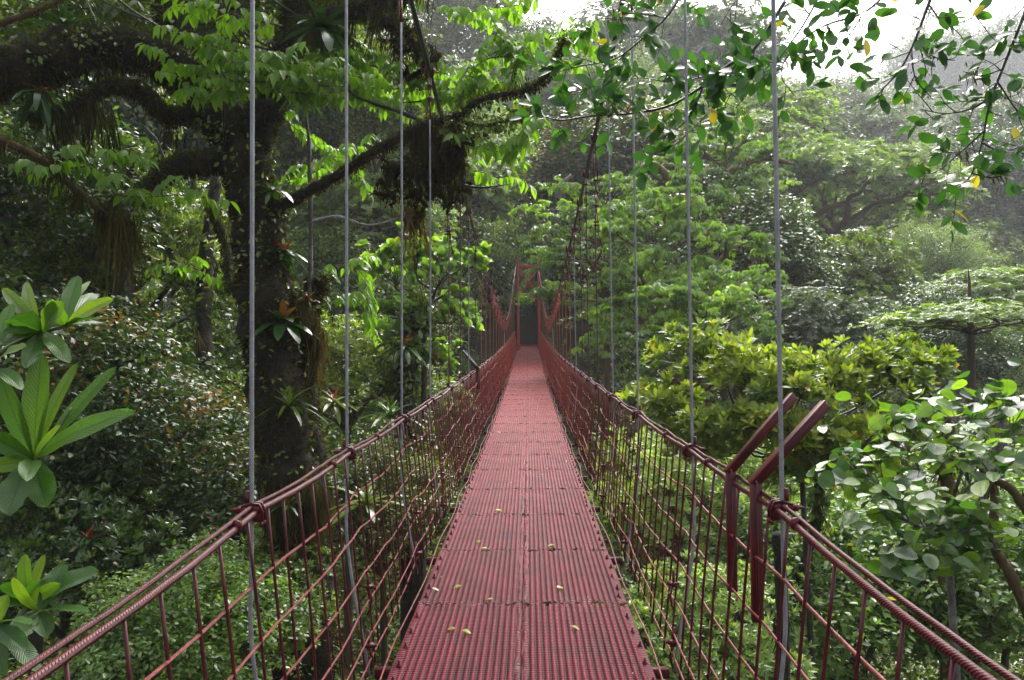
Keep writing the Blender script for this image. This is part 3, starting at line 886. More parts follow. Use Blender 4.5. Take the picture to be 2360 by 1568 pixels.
def crown_lobes(shape, R, H, r, n):
    """lobe centres, radii (x, y, z) for a crown of radius R and height H whose base is the origin"""
    out = []
    for i in range(n):
        a = i * 2.399 + r.uniform(-.4, .4)
        f = math.sqrt((i + .5) / n)
        if shape == 'umbrella':                         # flat pads over a shallow dome
            rad = R * f * .92
            z = H * (1 - .62 * f * f) + r.normal(0, .11 * H)
            s = R * r.uniform(.20, .34)
            out.append((np.array([rad * math.cos(a), rad * math.sin(a), z]), np.array([s, s, s * .34])))
        elif shape == 'layered':                        # pads at every height
            z = H * (i + .5) / n
            e = R * math.sqrt(max(.1, 1 - (z / H * 1.15 - .35) ** 2))
            rad = e * r.uniform(.25, .95)
            s = R * r.uniform(.20, .36)
            out.append((np.array([rad * math.cos(a), rad * math.sin(a), z + r.normal(0, .05 * H)]), np.array([s, s * r.uniform(.6, 1), s * .26])))
        else:                                           # bushy: lumps over an ellipsoid
            ct = 1 - 1.35 * (i + .5) / n
            st = math.sqrt(max(0, 1 - ct * ct))
            s = R * r.uniform(.26, .42)
            c = np.array([st * math.cos(a) * (R - s * .5), st * math.sin(a) * (R - s * .5), H * .5 + ct * (H * .5 - s * .4)])
            s = s * r.uniform(.7, 1.15)
            out.append((c * r.uniform(.82, 1.12), np.array([s, s, s * r.uniform(.6, .9)])))
    return out

def crown(shape, kind, leaf, R, H, L, seed, nl=22, per=26, nleaf=21, csize=.55, tint=.45, twigs=True, inner=.25, tj=.1):
    """returns (foliage MB, limbs MB) of one crown; origin = foot of the crown"""
    r = np.random.default_rng(seed)
    mf, ml = MB(), MB()
    prim = np.zeros((1, 3))
    for k in range(6):
        a = k * 1.05 + r.uniform(-.3, .3); e_ = np.array([math.cos(a) * R * .62, math.sin(a) * R * .62, H * r.uniform(.35, .6)])
        prim = np.vstack([prim, limb(ml, (0, 0, 0), e_, .034 * R, .014 * R, r, .10, 6, 7, sag=.08)[4:]])
    for c, q in crown_lobes(shape, R, H, r, nl):
        tilt = r.normal(0, .28, 2)
        m = int(per * r.uniform(.7, 1.25))
        d = rvec(r, m)
        d[:, 2] = np.abs(d[:, 2]) * np.where(r.random(m) < .22, -.6, 1)
        rad = np.where(r.random(m) < inner, r.uniform(.3, .8, m), r.uniform(.85, 1.12, m))
        off = d * q * rad[:, None] * (1 + .25 * np.sin(d[:, :1] * 5 + seed))
        off[:, 2] += off[:, 0] * tilt[0] + off[:, 1] * tilt[1] - .35 * (off[:, 0] ** 2 + off[:, 1] ** 2) / (q[0] + .01) * (shape == 'layered')
        C = c + off + r.normal(0, .05 * R, (m, 3)) * (1, 1, .5)
        Z = norm(d * (1, 1, .6) + np.array([0, 0, .7]))
        foliage(mf, kind, leaf, C, Z, csize * r.uniform(.7, 1.2, m), L, r, nleaf, tint + r.normal(0, tj), .12, 4)
        if twigs:
            foot = prim[np.argmin(np.linalg.norm((prim - c) * (1, 1, 1.6) + (0, 0, R * .15), axis=1))] if shape != 'layered' else np.array([0, 0, max(0, c[2] - R * .35)])
            P = limb(ml, foot, c - (0, 0, q[2] * .5), .013 * R, .006 * R, r, .14, 5, 5)
            for t_ in C[r.permutation(m)[:max(5, m // 3)]]:
                s0 = P[r.integers(len(P) // 2, len(P))]
                limb(ml, s0, t_, .0055 * R, .0018 * R, r, .12, 3, 4)
    return mf, ml

PROTO = {}
def proto(name, *a, **k):
    mf, ml = crown(*a, **k)
    tr = MB()
    r = np.random.default_rng(len(PROTO) + 5)
    P = cat([(0, 0, .01), (.02, .01, -.2), (-.02, .02, -.6), (.01, 0, -1)], 4)
    tube(tr, P * (a[3], a[3], 1), np.linspace(.05, .085, len(P)) * a[3] * .7, 8, lump=.06, rng=r)
    PROTO[name] = (mf.mesh(name + '_crown', G['mid']), ml.mesh(name + '_limbs', B['brown']), tr.mesh(name + '_trunk', B['brown']), a[3], a[4])

#        name       shape      kind      leaf   R   H    L   seed
proto('umbrella_a', 'umbrella', 'rosette', 'tiny', 5, 3.2, .23, 1, nl=44, per=26, nleaf=28, csize=.55, tj=.16)
proto('umbrella_b', 'umbrella', 'rosette', 'tiny', 5, 2.6, .21, 2, nl=40, per=28, nleaf=28, csize=.55, tj=.16)
proto('bushy_a', 'bushy', 'mix', 'tiny', 4, 6.0, .21, 3, nl=44, per=30, nleaf=26, csize=.7, tj=.14)
proto('bushy_b', 'bushy', 'rosette', 'tiny', 4, 5.0, .23, 4, nl=40, per=30, nleaf=28, csize=.65, tj=.14)
proto('bushy_c', 'bushy', 'flat', 'round', 4, 7.5, .19, 5, nl=46, per=30, nleaf=22, csize=.7, tj=.14)
proto('layered_a', 'layered', 'hang', 'tiny', 3, 6.5, .23, 6, nl=30, per=24, nleaf=24, csize=.6, tj=.16)
proto('layered_b', 'layered', 'hang', 'tiny', 3, 5.0, .22, 7, nl=26, per=24, nleaf=24, csize=.6, tj=.16)
proto('dome', 'bushy', 'mix', 'tiny', 4, 6.5, .13, 8, nl=56, per=44, nleaf=24, csize=.5, inner=.1)

proto('near_a', 'bushy', 'flat', 'oval', 4, 6.5, .21, 15, nl=40, per=26, nleaf=20, csize=.75, tj=.14)
proto('near_b', 'bushy', 'upwhorl', 'lance', 4, 5.5, .30, 16, nl=36, per=22, nleaf=21, csize=.75, tj=.14)

def tree(name, p, px, py, d, R, label, mat, bark='brown', group=None, sz=1.0, spin=0.0, cat_='tree', tilt=(0, 0)):
    """a tree whose crown middle is seen at (px, py) at distance d, crown radius R metres"""
    fo, li, tr, R0, H0 = PROTO[p]
    s = R / R0
    c = at(px, py, d)
    foot = c - np.array([0, 0, H0 * .5 * s * sz])
    gz = float(ground_z(foot[0], foot[1]))
    e = empty(name, (foot[0], foot[1], min(gz, foot[2] - 1.0)), label, cat_, group)
    dz = foot[2] - e.location.z
    for nm, me, m in (('crown', fo, G[mat]), ('limbs', li, B[bark])):
        o = link(nm, me, e, (0, 0, dz))
        o.scale = (s, s, s * sz); o.rotation_euler = (tilt[0], tilt[1], spin)
        o.material_slots[0].link = 'OBJECT'; o.material_slots[0].material = m
    o = link('trunk', tr, e, (0, 0, dz)); o.scale = (s, s, dz + .6); o.rotation_euler = (0, 0, spin)
    o.material_slots[0].link = 'OBJECT'; o.material_slots[0].material = B[bark]
    return e

# ------------------------------------------------------------------ ground
gx = np.concatenate([np.linspace(-220, -40, 20)[:-1], np.linspace(-40, 60, 90), np.linspace(60, 480, 30)[1:]])
gy = np.concatenate([np.linspace(-60, -6, 12)[:-1], np.linspace(-6, 70, 80), np.linspace(70, 500, 50)[1:]])
GX, GY = np.meshgrid(gx, gy)
GZ = ground_z(GX, GY)
k = len(gx)
i = np.arange(len(gy) - 1)[:, None] * k; j = np.arange(k - 1)[None, :]
F = np.stack([i + j, i + j + 1, i + k + j + 1, i + k + j], -1).reshape(-1, 4)
mb = MB(); mb.add(np.stack([GX, GY, GZ], -1).reshape(-1, 3), F)
M['soil'] = barkmat('forest_floor', (.012, .011, .007), (.02, .022, .010), (.02, .035, .010), 1.2, .95, .05)
o = mb.obj('forest_ground', M['soil']); tag(o, 'dark leafy forest floor of the ravine under the bridge', kind='structure')
# ------------------------------------------------------------------ stuff: the unbroken forest cover of the slopes
def cover(name, label, pts, kind, leaf, L, n, mat, seed, tint=.4, csize=.8, dome=1.6, per=9, twig=True):
    """lumpy foliage cover: pts = (x, y, z) tops of lumps; each lump is a small dome of leafy clumps"""
    r = np.random.default_rng(seed)
    pts = np.asarray(pts)
    m = len(pts)
    d = rvec(r, m * per).reshape(m, per, 3)
    d[:, :, 2] = np.abs(d[:, :, 2]) * np.where(r.random((m, per)) < .2, -.7, 1)
    rad = dome * r.uniform(.6, 1.3, m)[:, None, None]
    C = pts[:, None, :] + d * rad * (1, 1, .75) * r.uniform(.75, 1.1, (m, per, 1)) - (0, 0, dome * .5)
    Z = d + np.array([0, 0, .5])
    tt = np.repeat(tint + r.normal(0, .12, m), per)
    mb = MB()
    foliage(mb, kind, leaf, C.reshape(-1, 3), Z.reshape(-1, 3), csize * r.uniform(.7, 1.2, m * per), L, r, n, tt, .07, 8)
    ml = MB()
    if twig:
        for i in r.permutation(m)[:700]:
            q = pts[i]; rr = dome * .9
            for _ in range(3):
                a = q + r.normal(0, rr * .4, 3) - (0, 0, rr * .6); b_ = q + rvec(r, 1)[0] * (rr * 1.3, rr * 1.3, rr * .6)
                limb(ml, a, b_, .028 * rr, .008 * rr, r, .25, 4, 4)
        mb.v += ml.v; mb.t += ml.t; mb.lv += ml.lv; mb.f += [f + mb.n for f in ml.f]; mb.m += [mm_ + 1 for mm_ in ml.m]; mb.n += ml.n
    o = mb.obj(name, [G[mat], B['rust']]); tag(o, label, kind='stuff')
    return o

def scatter(px0, px1, d0, d1, n, h0, h1, seed, pw=1.0):
    r = np.random.default_rng(seed)
    px = r.uniform(px0, px1, n)
    d = d0 + (d1 - d0) * r.random(n) ** pw
    x = (px - 1218) / FPX * d
    z = ground_z(x, d) + r.uniform(h0, h1, n)
    free = ~((np.abs(x) < 3.3) & (d < 53) & (z > deck_z(d) - 3.0)) & ~((x > -4.6) & (x < -2.0) & (d < 9.6) & (z > -5.6))
    return np.stack([x, d, z], 1)[free]

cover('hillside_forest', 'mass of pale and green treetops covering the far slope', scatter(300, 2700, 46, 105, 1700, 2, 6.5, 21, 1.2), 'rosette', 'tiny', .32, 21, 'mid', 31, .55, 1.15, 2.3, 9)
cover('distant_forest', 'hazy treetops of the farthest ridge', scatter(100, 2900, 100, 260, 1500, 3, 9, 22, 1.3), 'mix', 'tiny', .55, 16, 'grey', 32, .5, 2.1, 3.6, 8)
cover('left_forest', 'dark tangled foliage of the steep bank beyond the mossy tree', scatter(-400, 1180, 17, 46, 1500, .5, 8.5, 23, .8), 'mix', 'tiny', .19, 24, 'mid', 33, .48, .8, 1.4, 10)
cover('right_forest', 'green treetops filling the ravine to the right of the bridge', scatter(1260, 2800, 18, 46, 900, .5, 4, 24, .8), 'rosette', 'tiny', .19, 28, 'mid', 34, .45, .85, 1.4, 9)
cover('undergrowth', 'dense leafy undergrowth below the bridge railings', scatter(-600, 3000, 6.5, 19, 1050, 1.5, 5.5, 25), 'flat', 'tiny', .12, 30, 'mid', 35, .75, .6, .9, 10)
# ------------------------------------------------------------------ trees one can tell apart
T_ = [
 # name, proto, px, py, d, R, mat, bark, sz, spin, label
 ('umbrella_tree', 'umbrella_a', 1925, 460, 42, 6.6, 'pale', 'rust', .9, .3, 'broad pale green umbrella tree with bare mossy boughs showing below its crown'),
 ('umbrella_tree', 'umbrella_b', 1560, 345, 50, 8.0, 'pale', 'rust', .8, 1.3, 'wide flat-topped pale tree above the right main cable of the bridge'),
 ('umbrella_tree', 'umbrella_a', 1230, 420, 52, 7.2, 'pale', 'rust', .7, 2.1, 'flat spreading pale tree on the slope between the two main cables'),
 ('umbrella_tree', 'umbrella_b', 1740, 300, 60, 7.0, 'pale', 'rust', .9, 4.0, 'pale flat crown on the ridge slope just behind the widest umbrella tree'),
 ('umbrella_tree', 'umbrella_b', 2290, 325, 78, 9.0, 'grey', 'rust', .9, .9, 'hazy flat-topped tree on the far slope at the right edge'),
 ('umbrella_tree', 'umbrella_a', 2040, 420, 66, 6.5, 'grey', 'rust', .6, 5.0, 'dull flat crown behind and above the big pale umbrella tree'),
 ('umbrella_tree', 'umbrella_a', 2290, 690, 36, 4.4, 'pale', 'brown', .6, 3.0, 'low wide pale green crown right of the smooth vine dome'),
 ('round_tree', 'bushy_b', 1640, 160, 84, 7.4, 'grey', 'brown', 1.2, .2, 'hazy round-topped tree standing against the sky left of the gap'),
 ('round_tree', 'bushy_a', 1340, 250, 72, 6.5, 'pale', 'brown', .9, 1.2, 'pale bushy crown high on the slope above the portal'),
 ('round_tree', 'bushy_c', 1075, 90, 78, 6.0, 'grey', 'brown', 1.1, 2.2, 'purplish hazy treetop against the sky beside the left main cable'),
 ('round_tree', 'bushy_a', 1200, 190, 76, 6.0, 'grey', 'brown', 1.0, 3.2, 'hazy grey-green tree below the skyline between the cables'),
 ('round_tree', 'bushy_b', 1450, 120, 100, 8.0, 'grey', 'brown', 1.0, 4.2, 'faint misty tree on the skyline right of the middle'),
 ('round_tree', 'bushy_a', 1895, 270, 98, 6.0, 'grey', 'brown', .9, 5.2, 'dark hazy round tree standing alone in the misty gap'),
 ('round_tree', 'bushy_b', 1955, 350, 76, 5.8, 'grey', 'grey', .9, .5, 'bushy grey-green tree just below the misty gap'),
 ('tall_tree', 'bushy_c', 2150, 200, 320, 17, 'grey', 'black', 1.5, 1.5, 'tall misty tree with a dark trunk on the far ridge'),
 ('tall_tree', 'bushy_a', 2280, 190, 330, 24, 'grey', 'black', 1.1, 2.5, 'tallest hazy tree on the far ridge near the right edge'),
 ('round_tree', 'dome', 2050, 300, 400, 34, 'grey', 'grey', 1.0, .1, 'palest wooded knoll almost lost in the cloud'),
 ('vine_dome_tree', 'dome', 2130, 640, 47, 3.6, 'pale', 'brown', .95, .6, 'smooth rounded tree completely draped in small-leaved vine'),
 ('round_tree', 'bushy_b', 2270, 600, 62, 4.6, 'grey', 'brown', .9, 1.6, 'dull green rounded tree behind the vine-draped dome at right'),
 ('round_tree', 'bushy_a', 2190, 480, 66, 6.0, 'dark', 'brown', 1.1, 2.6, 'dark shadowed tree beyond the right end of the umbrella tree'),
 ('round_tree', 'bushy_a', 2330, 440, 64, 5.0, 'dark', 'brown', 1.2, 3.6, 'dark tree with a pale trunk at the right edge'),
 ('round_tree', 'bushy_b', 1900, 660, 38, 3.6, 'mid', 'brown', .9, 4.6, 'mid green rounded tree under the umbrella tree boughs'),
 ('round_tree', 'bushy_c', 1690, 640, 33, 3.4, 'dark', 'rust', 1.1, 5.6, 'dark vine-hung tree right of the bright layered tree'),
 ('round_tree', 'bushy_b', 960, 300, 50, 5.5, 'pale', 'brown', .9, .8, 'sunny pale tree seen between long bough and left main cable'),
 ('round_tree', 'umbrella_b', 1080, 440, 54, 6.0, 'pale', 'rust', .9, 1.8, 'pale spreading tree behind the big moss clump'),
 ('shrub', 'bushy_b', 1870, 770, 27, 2.4, 'grey', 'grey', .9, .8, 'grey-green bush with rounded leaves in the middle of the ravine'),
 ('round_tree', 'bushy_a', 2140, 830, 30, 2.8, 'dark', 'brown', 1, 1.8, 'dark green tree low in the ravine below the vine dome'),
 ('flat_top_shrub', 'umbrella_b', 2240, 745, 17, 2.1, 'pale', 'brown', .45, 2.8, 'flat-topped shrub with large pale leaves at the right edge'),
 ('layered_tree', 'layered_a', 1395, 560, 27, 2.5, 'fresh', 'rust', .75, .4, 'bright green layered tree with drooping leaves right beside the portal'),
 ('layered_tree', 'layered_b', 1560, 600, 23, 2.6, 'fresh', 'rust', 1.0, 1.4, 'bright layered tree behind the third rope on the right side'),
 ('layered_tree', 'layered_a', 1610, 790, 19, 2.0, 'fresh', 'rust', .8, 2.4, 'lowest bright layered tree just above the right handrail'),
 ('layered_tree', 'layered_b', 1660, 430, 36, 3.8, 'fresh', 'rust', .8, 3.4, 'bright layered crown below the flat-topped pale tree'),
 ('round_tree', 'bushy_c', 1400, 430, 44, 4.6, 'russet', 'rust', 1, 5.4, 'brownish half-bare tree hung with moss above the portal'),
 ('round_tree', 'bushy_a', 1040, 640, 50, 4.4, 'mid', 'brown', 1.3, .7, 'dark green tree left of the portal'),
 ('round_tree', 'bushy_c', 1260, 660, 56, 5.0, 'dark', 'brown', 1.3, 1.7, 'dark dense tree right behind the portal'),
 ('round_tree', 'bushy_b', 1010, 450, 42, 4.2, 'pale', 'brown', 1.0, 2.7, 'mid green tree seen under the long mossy bough'),
 ('round_tree', 'bushy_b', 850, 520, 30, 2.9, 'pale', 'grey', .8, 3.7, 'open pale tree with whitish twigs right of the mossy trunk'),
 ('round_tree', 'bushy_c', 850, 290, 30, 3.0, 'mid', 'brown', 1.0, 4.7, 'tree with small dark shiny leaves above the long mossy bough'),
 ('round_tree', 'bushy_a', 780, 700, 28, 2.8, 'mid', 'brown', 1.1, 5.7, 'green tree between the mossy trunk and the second rope'),
 ('shrub', 'near_b', 800, 880, 15, 1.7, 'mid', 'brown', .9, .9, 'shiny mid green shrub right of the mossy trunk foot'),
 ('shrub', 'bushy_b', 950, 930, 19, 1.2, 'yellow', 'brown', .7, 1.9, 'yellow-green shrub just above the left handrail'),
 ('shrub', 'near_a', 80, 520, 12.5, 2.1, 'dark', 'black', 1.1, 2.9, 'dark shiny shrub at the left edge under the big limb'),
 ('shrub', 'near_b', 330, 640, 14, 1.9, 'mid', 'black', 1.1, 3.9, 'whorl-leaved shrub below the moss curtain at left'),
 ('shrub', 'near_a', 150, 930, 10.5, 1.7, 'russet', 'black', 1.0, 4.9, 'dark shrub with russet new leaves behind the broad foreground leaves'),
 ('shrub', 'near_a', 350, 1120, 10, 1.5, 'russet', 'black', 1.1, 5.9, 'russet-tipped shrub in the middle of the left bank'),
 ('round_tree', 'bushy_a', 430, 830, 20, 2.6, 'mid', 'black', 1.1, .35, 'brighter tree glimpsed through the gap left of the mossy trunk'),
 ('shrub', 'near_b', 500, 1020, 13, 1.4, 'dark', 'black', 1.1, 1.35, 'dark glossy shrub at the left side of the mossy trunk'),
 ('shrub', 'near_a', 430, 1480, 7.4, 1.0, 'fresh', 'brown', .9, 2.35, 'bright young shrub with upright light green shoots below the left handrail'),
 ('shrub', 'near_b', 560, 1420, 8.5, .9, 'mid', 'brown', 1.0, 3.35, 'shiny green shrub low between the first left clamp and the frame edge'),
 ('shrub', 'near_b', 170, 1330, 8.5, 1.2, 'dark', 'black', 1.0, 4.35, 'dark shrub low at the left edge above the handrail'),
 ('shrub', 'near_a', 880, 1180, 12, 1.2, 'mid', 'brown', 1.0, 5.35, 'mid green shrub seen through the left netting'),
 ('shrub', 'near_b', 1620, 1180, 12.5, 1.7, 'pale', 'brown', 1.0, .15, 'light green shrub seen through the right netting'),
 ('shrub', 'near_a', 1900, 1420, 11, 1.8, 'fresh', 'brown', 1.0, 1.15, 'shiny green shrub deep below the right handrail'),
 ('shrub', 'near_a', 2230, 1350, 10.5, 1.7, 'fresh', 'brown', 1.0, 2.15, 'leafy shrub behind the mossy stems at the lower right'),
 ('round_tree', 'bushy_a', 120, 250, 27, 5.0, 'dark', 'black', 1.2, .4, 'tall dark tree behind the moss curtain at the upper left'),
 ('round_tree', 'bushy_c', 420, 330, 30, 4.5, 'mid', 'black', 1.2, 1.4, 'tall tree glimpsed under the fork of the mossy tree'),
 ('round_tree', 'bushy_a', 300, 60, 34, 6.0, 'dark', 'black', 1.3, 2.4, 'dark treetop high behind the thick leftward limb'),
 ('round_tree', 'bushy_b', 660, 250, 36, 5.0, 'mid', 'brown', 1.1, 3.4, 'tree behind the grey stem right of the mossy trunk'),
 ('round_tree', 'bushy_a', 620, 20, 40, 6.0, 'dark', 'black', 1.1, 4.4, 'dark treetop behind the first rope at the top'),
 ('shrub', 'near_b', 1620, 1480, 9.5, 1.2, 'pale', 'brown', .9, 3.15, 'small pale shrub low beside the right edge of the deck'),
]
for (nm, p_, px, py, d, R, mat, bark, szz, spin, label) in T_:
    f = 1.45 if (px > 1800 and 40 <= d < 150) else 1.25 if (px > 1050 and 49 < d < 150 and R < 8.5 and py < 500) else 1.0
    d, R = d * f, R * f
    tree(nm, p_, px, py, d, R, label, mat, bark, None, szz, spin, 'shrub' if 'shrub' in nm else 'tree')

# ------------------------------------------------------------------ yellow-green bush beside the railing
def bush(name, label, blobs, kind, leaf, L, mat, bark, root, seed, per, n, csize, tint=.5, twr=.012, catg='shrub', wid=1.0):
    """bush made of leafy blobs (px, py, d, radius, flatness) joined by limbs to a root point"""
    r = np.random.default_rng(seed)
    root = np.asarray(root, float)
    e = empty(name, root, label, catg)
    mf, ml = MB(), MB()
    hub = np.mean([at(*b[:3]) for b in blobs], 0) - (0, 0, .55 if len(blobs) > 9 else .4)
    tube(ml, cat([root, (root + hub) / 2 + r.normal(0, .1, 3), hub], 6), twr * 2.6, 8, lump=.06, rng=r)
    for b in blobs:
        c = at(*b[:3]) + r.normal(0, .09, 3); R = b[3]; fl = b[4]
        m = int(per * r.uniform(.85, 1.2))
        d = rvec(r, m)
        d[:, 2] = np.abs(d[:, 2]) * np.where(r.random(m) < .25, -.8, 1)
        C = c + d * np.array([R, R, R * fl]) * r.uniform(.25, 1.5, (m, 1))
        foliage(mf, kind, leaf, C, d * (1, 1, .6) + np.array([0, 0, .8]), csize * r.uniform(.75, 1.2, m), L, r, n, tint + r.normal(0, .08), .14, 5, wid)
        P = limb(ml, hub + r.normal(0, .04, 3), c - (0, 0, R * fl * .5), twr * 1.6, twr * .8, r, .12, 6, 7)
        for t_ in C[:max(8, m // 2)]:
            s0 = P[r.integers(len(P) * 2 // 3, len(P))]
            limb(ml, s0, t_, twr * .55, twr * .2, r, .12, 3, 5)
    mf.obj('foliage', G[mat], e); ml.obj('branches', B[bark], e)
    return e
q = at(1960, 1500, 9.5)
bush('magnolia_bush', 'large yellow-green bush with whorled oval leaves behind the bent steel posts',
     [(1600, 860, 9.6, .48, .5), (1720, 880, 9.0, .46, .5), (1840, 900, 8.6, .45, .45), (1950, 890, 9.0, .45, .5), (2060, 860, 9.3, .45, .5), (2140, 820, 9.6, .34, .6),
      (1560, 960, 9.4, .42, .5), (1680, 970, 8.7, .42, .5), (1800, 1000, 8.4, .42, .5), (1930, 990, 8.6, .42, .5), (2050, 960, 9.0, .4, .5), (1620, 1060, 9.0, .38, .5), (1880, 1090, 8.8, .34, .5), (2000, 1080, 9.2, .34, .5)],
     'upwhorl', 'oval', .125, 'yellow', 'black', (q[0], q[1], float(ground_z(q[0], q[1]))), 51, 40, 28, .27, .46, .012, wid=.74)
q = at(2420, 1900, 6.5)
bush('round_leaf_bush', 'bush with big round serrated leaves glaring white, at the lower right',
     [(2080, 960, 6.6, .30, .6), (2200, 930, 6.9, .32, .5), (2320, 960, 6.8, .34, .6), (2060, 1080, 6.2, .26, .6), (2190, 1050, 6.4, .28, .6), (2310, 1080, 6.2, .3, .6), (2010, 1170, 6.0, .22, .5),
      (2120, 1180, 5.9, .26, .5), (2250, 1170, 5.9, .26, .5), (2350, 1200, 6.1, .26, .6), (2100, 1290, 5.8, .2, .5)],
     'flat', 'disc', .15, 'round', 'grey', (q[0], q[1], float(ground_z(q[0], q[1]))), 52, 9, 6, .5, .55, .012)
q = at(960, 1150, 14.5)
bush('leathery_shrub', 'shrub with round leathery leaves between the second and fourth ropes at left',
     [(880, 620, 14.3, .42, .7), (960, 560, 14.0, .4, .6), (1030, 640, 14.3, .5, .7), (940, 700, 13.9, .5, .7), (1080, 600, 14.6, .32, .6), (1040, 740, 14.2, .42, .7), (890, 780, 14.3, .4, .6), (1000, 820, 14.4, .36, .6)],
     'upwhorl', 'disc', .17, 'fresh', 'black', (q[0], q[1], float(ground_z(q[0], q[1]))), 53, 15, 14, .42, .38, .02)
# ------------------------------------------------------------------ the giant mossy tree and what grows on it
rm = np.random.default_rng(77)
def pix(L): return [at(*p[:3]) for p in L]
base = at(700, 1300, 9.3)
mt = empty('mossy_tree', (base[0], base[1], float(ground_z(base[0], base[1])) - .2),
           'giant dark tree shaggy with moss, its trunk and thick limbs filling the upper left', 'tree')
tops = []
def big_limb(name, pts, rad, sides=14, mossn=0, mlen=.25, fuzz=True, mat='mossy', parent=None):
    P = cat(pix(pts), 7)
    R = np.interp(np.linspace(0, 1, len(P)), np.linspace(0, 1, len(rad)), rad)
    R = R * (1 + .10 * np.sin(np.arange(len(P)) * 1.3) * rm.uniform(.4, 1, len(P)))
    mb = MB(); tube(mb, P, R, sides, lump=.13, rng=rm)
    o = mb.obj(name, B[mat], parent or mt)
    if fuzz:
        mf = MB()
        T, U, W = frames(P)
        n = int(1900 * len(P) * np.mean(R) / .25 * .10) + 60
        i = rm.integers(0, len(P), n); a = rm.uniform(0, 6.28, n)
        nrm = U[i] * np.cos(a)[:, None] + W[i] * np.sin(a)[:, None]
        Q = P[i] + nrm * (R[i] * .98)[:, None] + T[i] * rm.normal(0, .05, (n, 1))
        A = nrm + rm.normal(0, .5, (n, 3)) + (0, 0, -.5)
        up = nrm[:, 2] > .25
        add_leaves(mf, leaf_t('tiny'), Q[up], A[up] + (0, 0, .6), rvec(rm, up.sum()), rm.uniform(.025, .06, up.sum()), rm.uniform(.2, .9, up.sum()), .8, 1)
        add_leaves(mf, leaf_t('tiny'), Q[~up], A[~up], rvec(rm, (~up).sum()), rm.uniform(.03, .07, (~up).sum()) * (1 + 2 * min(.2, float(np.mean(R)))) , rm.uniform(.1, .85, (~up).sum()), .5, 0)
        if mossn:
            low = P[:, :] + rm.normal(0, .03, P.shape) - np.array([0, 0, 1]) * (R * .7)[:, None]
            strands(mf, low, rm, mossn, mlen, .007, .38, .22, .05 + float(np.mean(R)) * .5)
        mf.obj('moss', [G['moss'], G['mossgreen']], o, loc=None) if False else None
        me = mf.mesh('moss', [G['moss'], G['mossgreen']], True, np.array(mt.location))
        link('moss', me, o)
    tops.append(P)
    return o
big_limb('trunk', [(705, 1700, 9.5), (700, 1450, 9.4), (690, 1250, 9.3), (662, 1080, 9.2), (645, 930, 9.1), (622, 780, 9.0), (605, 620, 9.0), (590, 480, 9.0), (555, 350, 9.0), (500, 230, 9.1), (440, 120, 9.2), (400, 0, 9.4), (370, -160, 9.6), (330, -420, 10)],
         [.34, .33, .31, .31, .30, .29, .27, .26, .25, .27, .24, .22, .18, .10], 18, 500, .14)
big_limb('limb', [(500, 260, 9.1), (420, 160, 8.9), (330, 120, 8.7), (220, 105, 8.5), (120, 130, 8.2), (30, 165, 8.0), (-120, 190, 7.8), (-400, 220, 7.6)], [.26, .25, .22, .20, .23, .24, .22, .15], 14, 420, .11)
big_limb('limb', [(560, 390, 9.0), (520, 370, 8.9), (440, 378, 8.7), (390, 392, 8.6), (350, 425, 8.5), (310, 460, 8.4)], [.14, .13, .12, .10, .08, .03], 12, 220, .10)
big_limb('limb', [(500, 250, 9.1), (440, 262, 8.9), (400, 270, 8.8), (365, 250, 8.7), (330, 215, 8.6), (290, 200, 8.5), (245, 200, 8.4), (190, 235, 8.3), (130, 262, 8.2), (60, 268, 8.1)], [.12, .10, .085, .08, .075, .07, .06, .06, .05, .03], 10, 320, .17)
big_limb('limb', [(575, 330, 9.0), (615, 240, 9.0), (655, 150, 9.1), (680, 60, 9.2), (690, -60, 9.3), (710, -300, 9.6)], [.20, .19, .17, .15, .14, .08], 12, 300, .2)
big_limb('limb', [(640, 120, 9.1), (720, 60, 9.0), (800, 30, 8.9), (870, 10, 8.8), (930, -10, 8.7), (1000, -80, 8.6)], [.12, .12, .11, .09, .08, .05], 10, 420, .22)
big_limb('limb', [(860, 30, 8.8), (905, 55, 8.7), (945, 85, 8.6), (975, 105, 8.6)], [.07, .065, .05, .03], 9, 420, .32)
big_limb('long_bough', [(600, 500, 9.0), (640, 480, 8.9), (720, 435, 8.6), (790, 398, 8.4), (860, 350, 8.2), (930, 315, 8.0), (985, 285, 7.9), (1050, 268, 7.8), (1105, 232, 7.7), (1170, 216, 7.6), (1220, 205, 7.5), (1262, 175, 7.4), (1285, 130, 7.4), (1300, 90, 7.4)],
         [.07, .065, .06, .055, .05, .045, .04, .038, .034, .028, .024, .02, .015, .008], 10, 260, .07, mat='mossy')
big_limb('branch', [(1040, 272, 7.8), (1100, 290, 7.8), (1160, 282, 7.7), (1200, 262, 7.6), (1240, 245, 7.6)], [.018, .016, .014, .012, .008], 7, 20, .05, False)
big_limb('branch', [(985, 285, 7.9), (930, 262, 8.0), (880, 245, 8.1), (820, 222, 8.2), (790, 190, 8.3)], [.018, .02, .018, .014, .01], 7, 20, .05, False)
big_limb('side_trunk', [(735, 1350, 9.6), (722, 1150, 9.5), (705, 950, 9.4), (700, 830, 9.4), (706, 740, 9.4), (722, 665, 9.4), (730, 640, 9.4)], [.20, .18, .15, .14, .12, .11, .09], 12, 360, .12)
big_limb('side_trunk', [(620, 690, 9.2), (655, 672, 9.3), (690, 690, 9.35), (712, 700, 9.4)], [.13, .10, .09, .08], 10, 200, .16)
big_limb('stem', [(712, 740, 9.3), (716, 560, 9.2), (714, 430, 9.1), (712, 330, 9.1), (705, 270, 9.0)], [.028, .026, .024, .022, .014], 7, 60, .08, False, mat='grey')
big_limb('limb', [(590, 620, 9.1), (540, 660, 9.3), (520, 560, 9.6), (490, 480, 9.8)], [.12, .08, .06, .05], 9, 150, .15)
